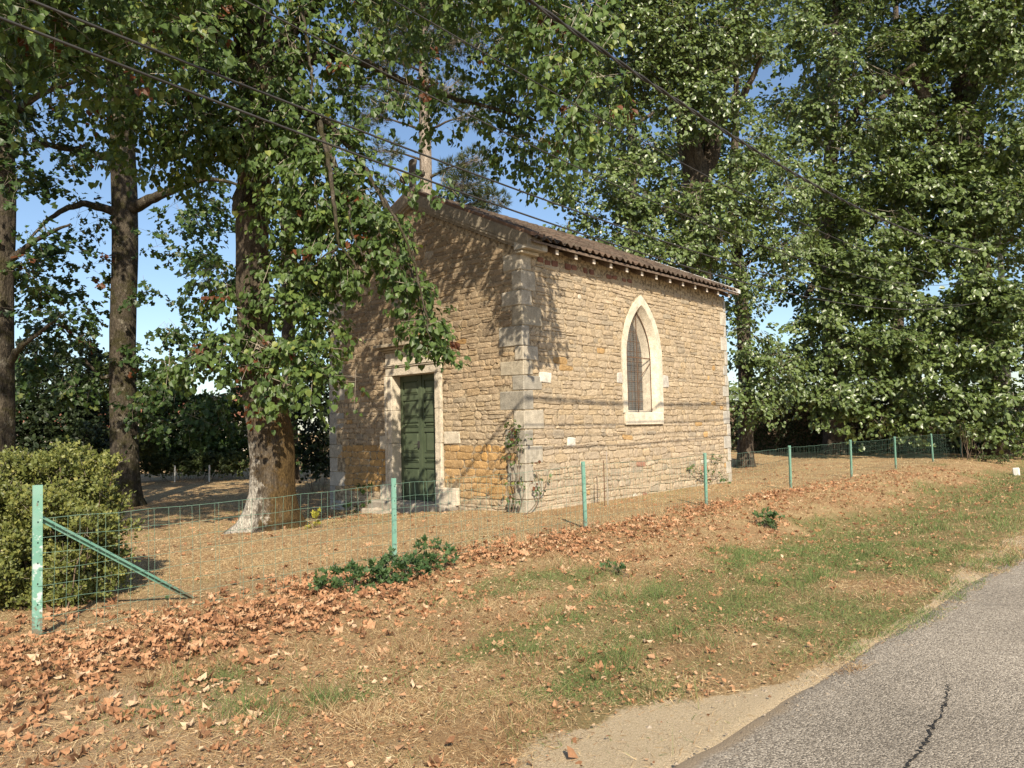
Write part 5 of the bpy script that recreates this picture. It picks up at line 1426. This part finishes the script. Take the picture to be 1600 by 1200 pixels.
for nm, lb, y0, pts, r in CABS:
    Q = np.array([on_y(u, v, y0) for u, v in pts])
    co = np.polyfit(Q[:, 0], Q[:, 2], 2)
    co[0] = np.clip(co[0], .0006, .006)
    co[1:] = np.polyfit(Q[:, 0], Q[:, 2] - co[0] * Q[:, 0] ** 2, 1)
    x = np.linspace(-34, pole_x, 90)
    P_ = np.column_stack([x, y0 + smooth(pole_x - 14, pole_x, x) * (-3.4 - y0), np.polyval(co, x)])
    zt = P_[-1, 2]
    g = Geo()
    if nm == 'top_cable':
        n_ = 900; xx = np.linspace(-34, pole_x, n_); C_ = np.column_stack([np.interp(xx, x, P_[:, a]) for a in range(3)])
        for ph in (0, math.pi):
            th = xx * 7 + ph; tube(g, C_ + np.column_stack([0 * xx, np.cos(th), np.sin(th)]) * r, r, 5)
    else: tube(g, P_, r, 5)
    o = g.build('overhead_cable', MAT['cable'], None, True, label=lb, category='cable', group='overhead cables along the road')
    print(nm, np.round(co, 4), 'z at pole', round(float(zt), 2))
pz = float(height(pole_x, -3.4))
pole = thing('utility_pole', (pole_x, -3.4, pz), 'grey concrete utility pole half hidden in the foliage at right', 'utility pole')
g = Geo(); V = []
for z, w in ((-.3, .17), (9.2, .10)):
    V += [(-w, -w * .8, z), (w, -w * .8, z), (w, w * .8, z), (-w, w * .8, z)]
g.add(V, BOXF); g.build('shaft', MAT['concrete'], pole)
g = Geo(); box(g, (-.05, -.75, 8.6), (.05, .75, 8.7)); g.build('crossarm', MAT['iron'], pole)
for y in (-.6, 0, .6):
    g = Geo(); tube(g, [(0, y, 8.705), (0, y, 8.76), (0, y, 8.80), (0, y, 8.86)], [.03, .055, .05, .02], 8); g.build('insulator', MAT['glass'], pole)

# ------------------------------------------------------------------ shrubs and weeds near the fence
rows = [(40, 770, 7.5, 60), (100, 760, 7.6, 55), (20, 850, 7.3, 70), (100, 850, 7.4, 70), (150, 820, 7.7, 46), (60, 930, 7.2, 48), (130, 905, 7.4, 46), (10, 930, 7.1, 50), (115, 740, 7.8, 36), (150, 770, 7.8, 34), (10, 760, 7.7, 50), (105, 712, 7.9, 16, 1.2), (140, 740, 7.9, 22), (60, 735, 7.7, 30), (-50, 800, 7.3, 100), (-40, 900, 7.1, 80), (160, 870, 7.6, 30), (165, 790, 7.8, 22), (85, 800, 7.2, 50), (30, 735, 7.6, 34), (165, 900, 7.5, 22)] + [(20 + 13 * k + rng.uniform(-6, 6), 722 + rng.uniform(-14, 14) + (k - 6) ** 2 * .35, 7.6 + rng.uniform(-.3, .4), rng.uniform(7, 13), 1.3) for k in range(13)] + [(rng.uniform(0, 185), rng.uniform(760, 930), 7.1 + rng.uniform(-.1, .5), rng.uniform(9, 15), 1.2) for k in range(26)]
bush('boxwood_bush', 'dense yellow green boxwood bush behind the first fence post', px_lobes([(u, v, D, r * (.86 if r > 20 else 1), *k) for u, v, D, r, *k in rows], 3300), 'leaf_box', .037, T=LEAF2, foot=at(80, 940, 7.4), upright=.5, per=10, spread=.05, stems=10, stemr=.008, sub=9)
LEAFW = (LEAFM[0] * [1, 1.1, 1], LEAFM[1], None)
def weed(name, label, spots, size, dens, cat='weed', mat='leaf_weed', upright=.35, group=None):
    rows = []
    for (u, v, hp, wp_) in spots:
        d = ray(u, v); p = CAM + d * ((.0 - CAM[2]) / d[2])
        for it in range(4):
            z = float(height(p[0], p[1])); p = CAM + d * ((z - CAM[2]) / d[2])
        D = float((p - CAM) @ FWD)
        rows.append((u, v - hp * .5, D, wp_ * .5))
    L = px_lobes(rows, dens); L = [(c, np.array([r[0], r[1], hp * .5 * rows[i][2] / FPX]), n) for i, ((c, r, n), (_, _, hp, _)) in enumerate(zip(L, spots))]
    return bush(name, label, L, mat, size, T=LEAFW, foot=L[0][0], cat=cat, upright=upright, per=8, spread=size * .8, stems=20, stemr=.003, group=group)
weed('leafy_weed', 'largest clump of dark green jagged weeds at the second fence post foot', [(690, 890, 36, 40), (665, 890, 44, 44), (640, 908, 34, 46), (605, 912, 40, 50), (580, 915, 32, 44), (550, 925, 28, 44), (520, 925, 24, 36), (500, 930, 16, 26)], .06, 520)
weed('leafy_weed', 'round dark green weed tuft standing alone on the bank below the third and fourth posts', [(1195, 822, 22, 24), (1212, 826, 18, 22)], .07, 420)
weed('leafy_weed', 'small green weed among dry leaves right of the big weed clump', [(965, 898, 24, 26), (978, 902, 14, 16)], .05, 380)
weed('grass_tuft', 'small green sprout among the dry leaves near the brace foot', [(257, 948, 12, 14)], .035, 420)
weed('yellow_sprout', 'yellow green leaf sprout at the right foot of the linden trunk', [(492, 826, 14, 24), (480, 822, 10, 14)], .09, 160, cat='sprout', mat='leaf_yellow')
weed('wall_weed', 'leafy weeds growing against the chapel front left of the door', [(572, 800, 60, 22), (590, 800, 44, 18), (552, 802, 30, 20)], .09, 110, cat='weed', mat='leaf_dark')
weed('bank_weed', 'low yellowish weed at the far end of the fence below the leaning post', [(1560, 724, 12, 30), (1540, 722, 8, 20)], .09, 120, mat='leaf_back')

def climber(name, label, foot, stems, tufts, cat='climbing plant'):
    o = thing(name, (foot[0], foot[1], float(height(foot[0], foot[1]))), label, cat)
    g = Geo()
    for rows_ in stems:
        P_ = spline(np.array(rows_) - rel(o), 14); P_[1:-1] += rng.normal(0, .008, (12, 3)); tube(g, P_, np.linspace(.012, .004, 14), 5)
    g.build('stems', MAT['stem'], o)
    L = [(np.array(c) - rel(o), np.array(r), n) for c, r, n in tufts]
    crown(o, L, None, None, MAT['leaf_lime'], None, .055, LEAFH, per=5, droop=.3, spread=.06, limbs=0, twig_frac=.6, name='foliage', twr=.0025, brown=.12)
    return o
X0 = lambda u, v: on_x(u, v, -.14)
Y0 = lambda u, v: on_y(u, v, -.14)
climber('climbing_rose', 'half dry climbing plant on thin stems against the near corner quoins', X0(803, 806), [[X0(803, 808), X0(806, 770), X0(798, 730), X0(795, 690), X0(805, 670)], [X0(800, 808), X0(803, 775), X0(808, 735), X0(806, 690)], [X0(806, 805), X0(818, 775), X0(812, 750), X0(815, 700)], [X0(796, 808), X0(797, 780), X0(800, 760)]],
        [(X0(808, 682), (.10, .16, .20), 110), (X0(800, 665), (.08, .1, .10), 30), (X0(806, 748), (.05, .08, .14), 26), (X0(800, 785), (.10, .12, .16), 26), (X0(796, 715), (.05, .10, .12), 16)])
climber('dry_creeper', 'sparse dark stemmed creeper leaning on the long wall right of the near corner', Y0(822, 808), [[Y0(815, 806), Y0(830, 795), Y0(845, 772), Y0(840, 745), Y0(835, 730)], [Y0(840, 775), Y0(852, 760), Y0(856, 742)]],
        [(Y0(842, 752), (.16, .06, .16), 26), (Y0(838, 728), (.10, .05, .10), 14), (Y0(858, 742), (.08, .05, .08), 8)])
climber('corner_rose', 'sparse bush at the far right end of the long wall', Y0(1110, 765), [[Y0(1105, 768), Y0(1098, 745), Y0(1085, 735), Y0(1078, 722)], [Y0(1110, 768), Y0(1116, 740), Y0(1122, 715)], [Y0(1112, 768), Y0(1128, 750), Y0(1132, 735)], [Y0(1090, 745), Y0(1120, 742), Y0(1135, 730)]],
        [(Y0(1090, 728), (.28, .08, .18), 40), (Y0(1122, 722), (.24, .08, .22), 36), (Y0(1132, 748), (.14, .08, .16), 22), (Y0(1105, 740), (.3, .08, .16), 24)])
weed('wall_weed', 'small leafy weed at the long wall foot behind the third post', [(923, 785, 30, 8)], .06, 160)
for (u, v, h, mt, lb) in ((945, 788, .85, 'iron', 'dark thin stake in the lawn before the long wall'), (950, 793, 1.02, 'greywood', 'pale wooden stake beside the dark stake before the long wall')):
    p = on_y(u, v, -.55); z = float(height(p[0], -.55))
    g = Geo(); tube(g, [(0, 0, -.1), (.004, 0, h * .5), (0, 0, h * .96)], .011, 6); tube(g, [(0, 0, h * .955), (0, 0, h)], [.011, .004], 6)
    o = g.build('garden_stake', MAT[mt], None, label=lb, category='stake', group='stakes before the long wall'); o.location = (p[0], -.55, z)
p = at(1587, 714, 23.3); g = Geo(); rough_box(g, (-.10, -.09, -.08), (.10, .09, .22), .03, .01)
o = g.build('marker_stone', MAT['whitestone'], None, label='small white stone block on the grass at the far right end of the verge', category='stone'); o.location = (p[0], p[1], float(height(p[0], p[1])))

# ------------------------------------------------------------------ fallen leaves
def mat_litter():
    k = N('dry fallen leaf')
    oi = k.n('ShaderNodeObjectInfo')
    c = k.ramp(k.attr('rnd'), [(0, (.16, .085, .045)), (.3, (.34, .17, .085)), (.6, (.50, .265, .135)), (.85, (.56, .36, .21)), (1, (.66, .49, .32))])
    c = k.mix(1.0, c, k.ramp(k.noise(30, 4, .6), [(.3, .78), (.7, 1.15)]), 'MULTIPLY')
    p = k.pbr(c, .7, spec=.25); t = k.n('ShaderNodeBsdfTranslucent'); k.l(c, t.inputs[0])
    mx = k.n('ShaderNodeMixShader'); mx.inputs[0].default_value = .18; k.l(p.outputs[0], mx.inputs[1]); k.l(t.outputs[0], mx.inputs[2])
    return k.done(mx)
ML = mat_litter()
NL = 15000
lx = rng.uniform(-10.5, 16, NL * 6); ly = rng.uniform(-7.0, 7, NL * 6)
dist = np.hypot(lx - CAM[0], ly - CAM[1])
dens = (.75 * smooth(-3.5, -6, lx) + .38) * leafband(lx, ly) ** 1.5 + .045 * smooth(-6.9, -6.2, ly) * smooth(-1.6, -2.6, ly) * (.3 + fbm(lx * .9, ly * .9, .2)) + .16 * smooth(-5.4, -3.4, ly) * smooth(-1.8, -2.6, ly) * smooth(.38, .62, fbm(lx * .8 + 4, ly * .8, .4)) + .018 * smooth(-2.2, -1.4, ly) + .10 * np.exp(-((lx + 8.6) / 1.1) ** 2 - ((ly + 4.2) / 1.0) ** 2)
dens = dens * (1 - .8 * sand_mask(lx, ly)) * ((ly < -.35) | (lx < -.6) | (lx > 8.5))
keep = (rng.random(len(lx)) < dens * 1.0) & (dist > 2.6)
lx, ly, dist = lx[keep], ly[keep], dist[keep]
u_, v_, z_ = project(np.column_stack([lx, ly, height(lx, ly)]))
vis = (u_ > -60) & (u_ < 1660) & (v_ < 1260) & (z_ > 0)
lx, ly, dist = lx[vis], ly[vis], dist[vis]
sz = rng.uniform(.035, .095, len(lx)); sz = np.where(rng.random(len(lx)) < .10, sz * 1.4, sz)
order = np.argsort(-(sz / dist))
lift = .012 + .05 * leafband(lx, ly) * rng.random(len(lx))
tipv = np.column_stack([rng.normal(0, 1, (len(lx), 2)), rng.normal(0, .25, len(lx))])
nrv = np.column_stack([rng.normal(0, .30, (len(lx), 2)), np.ones(len(lx))])
rv = np.clip(rng.beta(2, 2, len(lx)), 0, 1); cu = rng.uniform(-.5, .7, len(lx))
far = order[300:]
g = Geo(); fp = np.column_stack([lx, ly, height(lx, ly) + lift])
for q in range(6):
    f_ = far[q::6]; t_ = (LEAFP[0] * [rng.uniform(.75, 1), 1, 1] + rng.normal(0, .05, LEAFP[0].shape) * [1, 1, 1.6], LEAFP[1], None)
    leaves(g, fp[f_], tipv[f_], nrv[f_], sz[f_], t_, rv[f_], cu[f_])
g.build('leaf_litter', ML, None, kind='stuff')
variants = []
for k in range(16):
    g = Geo(); t_ = (LEAFP[0] * [rng.uniform(.7, 1), 1, 1] + rng.normal(0, .05, LEAFP[0].shape) * [1, 1, 1.7], LEAFP[1], None)
    leaves(g, np.zeros((1, 3)), np.array([[0, 1., 0]]), np.array([[0, 0, 1.]]), 1.0, t_, np.array([(k + .5) / 16]), np.array([rng.uniform(-.4, .8)])); variants.append(g.mesh('dry_leaf', ML))
for i in order[:300]:
    vk = int(rng.integers(16)); o = bpy.data.objects.new('dry_leaf', variants[vk])
    n = Vector(nrv[i]).normalized(); t_ = Vector(tipv[i]); t_ = (t_ - n * t_.dot(n)).normalized(); s_ = t_.cross(n)
    m = Matrix((s_, t_, n)).transposed().to_4x4() @ Matrix.Scale(float(sz[i]), 4); m.translation = (lx[i], ly[i], float(height(lx[i], ly[i])) + float(lift[i]))
    o.matrix_world = m
    x_, y_ = lx[i], ly[i]
    if x_ < -7.6: lb_ = 'curled dry leaf in the loose scatter in front of the first fence post'
    elif y_ > -2.15: lb_ = 'curled dry leaf lying on the lawn behind the wire fence'
    elif leafband(x_, y_) > .45: lb_ = 'curled dry leaf in the thick orange leaf band along the fence foot'
    elif y_ > -4.2: lb_ = 'single dry leaf on the dry grass just below the leaf band'
    else: lb_ = 'single dry leaf lying on the grass strip beside the road'
    lb_ = lb_.replace('dry leaf', ('dark brown leaf', 'orange brown leaf', 'pale tan leaf')[0 if vk < 5 else 1 if vk < 11 else 2], 1)
    link(o, None, label=lb_, category='dry leaf', group='fallen leaves: ' + lb_)

# ------------------------------------------------------------------ grass
def mat_grass():
    k = N('dry and green grass blades')
    c = k.ramp(k.attr('rnd'), [(0, (.22, .125, .06)), (.12, (.36, .22, .11)), (.28, (.50, .36, .19)), (.5, (.72, .58, .35)), (.56, (.34, .30, .13)), (.62, (.085, .135, .042)), (.85, (.14, .205, .062)), (1, (.27, .31, .11))])
    p = k.pbr(c, .65, spec=.25); t = k.n('ShaderNodeBsdfTranslucent'); k.l(c, t.inputs[0])
    mx = k.n('ShaderNodeMixShader'); mx.inputs[0].default_value = .22; k.l(p.outputs[0], mx.inputs[1]); k.l(t.outputs[0], mx.inputs[2])
    return k.done(mx)
MG = mat_grass()
BL3 = tpl([(-.5, 0, 0), (.5, 0, 0), (.32, .55, .0), (-.32, .55, .0), (0, 1, 0)], f3=[(3, 2, 4)], f4=[(0, 1, 2, 3)])
BL1 = tpl([(-.5, 0, 0), (.5, 0, 0), (0, 1, 0)], f3=[(0, 1, 2)])
def blades(name, n, r0, r1, T, seed, lscale=1.0, flat=False):
    R_ = np.random.default_rng(seed)
    r = r0 * (r1 / r0) ** R_.random(n); a = YAW + R_.uniform(-.70, .66, n)
    x = CAM[0] + r * np.cos(a); y = CAM[1] + r * np.sin(a)
    ok = (y > ROAD_EDGE(x) - (.05 + .15 * smooth(.30, .7, fbm(x * 2.2, y * 0 + 4, .6))) * smooth(-6.0, -5.2, x)) & ((y < -.06) | (x < -.15) | (x > LX + .1) | (y > WY))
    sm = sand_mask(x, y) * (1 - smooth(-6.0, -5.2, x) * (1 - .8 * smooth(.56, .70, fbm(x * .9, y * 0 + 8, .3)))); gm = green_mask(x, y); lb = leafband(x, y)
    bare_ = smooth(-7.4, -8.8, x) * smooth(-3.0, -4.2, y)
    ok &= R_.random(n) < (1 - .97 * sm) * (1 - .55 * bare_) * (1 - .35 * np.clip(lb, 0, 1))
    cl = fbm(x * 3.2, y * 3.2, .35); ok &= R_.random(n) < .35 + 1.1 * smooth(.3, .65, cl)
    x, y, r, gm, cl = x[ok], y[ok], r[ok], gm[ok], cl[ok]; m = len(x)
    isg = R_.random(m) < np.clip(gm * 1.05 * smooth(.25, .7, cl) + .10 * smooth(.5, .75, fbm(x * 5, y * 5, .8)) * (y < -2.6), 0, .88)
    up = np.where(isg, .9, .5 if not flat else .05) + R_.normal(0, .3, m)
    tip = np.column_stack([R_.normal(0, .8, m), R_.normal(0, .8, m), np.abs(up) + .05])
    nr = np.column_stack([R_.normal(0, 1, m), R_.normal(0, 1, m), .4 + 0 * x])
    L = np.where(isg, R_.uniform(.022, .06, m), R_.uniform(.018, .055, m)) * lscale * (.7 + .7 * cl)
    tuft = smooth(.62, .72, fbm(x * 3.1 + 7, y * 3.1, .9)) * (y < -1.9)
    L = L * np.where(y > -1.9, .6, 1.0) * (1 + 1.5 * tuft * isg + .7 * tuft)
    tip[:, 2] += .8 * tuft
    w = np.maximum(.0026, r * .00040) * R_.uniform(.6, 1.5, m)
    t, f3, f4 = T
    tip = unit(tip); nr = nr - tip * np.sum(nr * tip, 1, keepdims=True); nr = unit(nr); sd = np.cross(tip, nr)
    bend = np.where(isg, .25, .4) * R_.uniform(0, 1, m)
    P_ = np.column_stack([x, y, np.maximum(height(x, y), np.where(y < ROAD_EDGE(x), .012, -9)) + (.0 if not flat else .012 * R_.random(m))])
    V = P_[:, None] + (w[:, None] * t[None, :, 0])[..., None] * sd[:, None] + (L[:, None] * t[None, :, 1])[..., None] * tip[:, None]
    V[:, :, 2] -= (bend * L)[:, None] * t[None, :, 1] ** 2 * .8
    k = len(t); base = (np.arange(m) * k)[:, None, None]; F = []
    if f3 is not None: F.append((f3[None] + base).reshape(-1, 3))
    if f4 is not None: F.append((f4[None] + base).reshape(-1, 4))
    brn = smooth(.36, .62, fbm(x * 1.1, y * 1.1, 1.3)) * (y < -1.9)
    rv = np.where(isg, R_.uniform(.60, 1, m), np.clip(R_.beta(1.6, 1.6, m) * .54 - .20 * brn * R_.random(m), 0, .54))
    g = Geo(); g.add(V.reshape(-1, 3), F, rnd=np.repeat(rv, k)); g.build(name, MG, None, kind='stuff')
    return m
print('blades', blades('verge_grass', 250000, 3.0, 11, BL3, 11), blades('lawn_grass', 290000, 9, 34, BL1, 12, 1.6), blades('straw_litter', 90000, 3.0, 11, BL1, 13, 1.9, True))
# small broken leaf bits and chaff between the blades
n = 60000
r = 3.0 * (20 / 3.0) ** rng.random(n); a = YAW + rng.uniform(-.70, .66, n); x = CAM[0] + r * np.cos(a); y = CAM[1] + r * np.sin(a)
ok = (y > ROAD_EDGE(x)) & ((y < -.1) | (x < -.2) | (x > LX + .1)) & (rng.random(n) < (.25 + .9 * smooth(.35, .7, fbm(x * 1.3, y * 1.3, .7))) * (1 - .9 * sand_mask(x, y)) * np.where(y > -1.9, .16, 1))
x, y, r = x[ok], y[ok], r[ok]; m = len(x)
g = Geo(); leaves(g, np.column_stack([x, y, height(x, y) + .008 + .02 * rng.random(m)]), np.column_stack([rng.normal(0, 1, (m, 2)), rng.normal(0, .35, m)]), np.column_stack([rng.normal(0, .5, (m, 2)), np.ones(m)]), np.maximum(rng.gamma(2, .007, m), .0016 * r) * 1.15, LEAF2, rng.random(m), rng.uniform(-1, 1, m))
g.build('leaf_chaff', ML, None, kind='stuff')
for o_ in sorted([o for o in COL.objects if o.type == 'MESH'], key=lambda o: -len(o.data.loops))[:14]: print(o_.name, o_.parent.name if o_.parent else '', len(o_.data.loops) - 2 * len(o_.data.polygons))
# pebbles on the sandy road shoulder
n = 1500
px_ = rng.uniform(-9.5, 2, n * 8); py_ = ROAD_EDGE(px_) + rng.uniform(-.25, .9, n * 8)
k_ = (rng.random(n * 8) < sand_mask(px_, py_) * .5); px_, py_ = px_[k_][:n], py_[k_][:n]; m = len(px_)
OCT = np.array([(1, 0, 0), (-1, 0, 0), (0, 1, 0), (0, -1, 0), (0, 0, 1), (0, 0, -1)], float); OF = np.array([(0, 2, 4), (2, 1, 4), (1, 3, 4), (3, 0, 4), (2, 0, 5), (1, 2, 5), (3, 1, 5), (0, 3, 5)])
s_ = rng.gamma(1.6, .0022, m) + .0015
zz = np.where(py_ > ROAD_EDGE(px_), height(px_, py_), road_z(px_, py_))
V = np.column_stack([px_, py_, zz])[:, None] + OCT[None] * s_[:, None, None] * rng.uniform(.6, 1.2, (m, 6, 1)) * np.array([1, 1, .6])
g = Geo(); g.add(V.reshape(-1, 3), (OF[None] + (np.arange(m) * 6)[:, None, None]).reshape(-1, 3), col=np.repeat(rng.uniform(.5, 1, (m, 1)) * np.array([[.42, .34, .25]]), 6, 0))
g.build('gravel', MAT['ashlar'], None, kind='stuff')
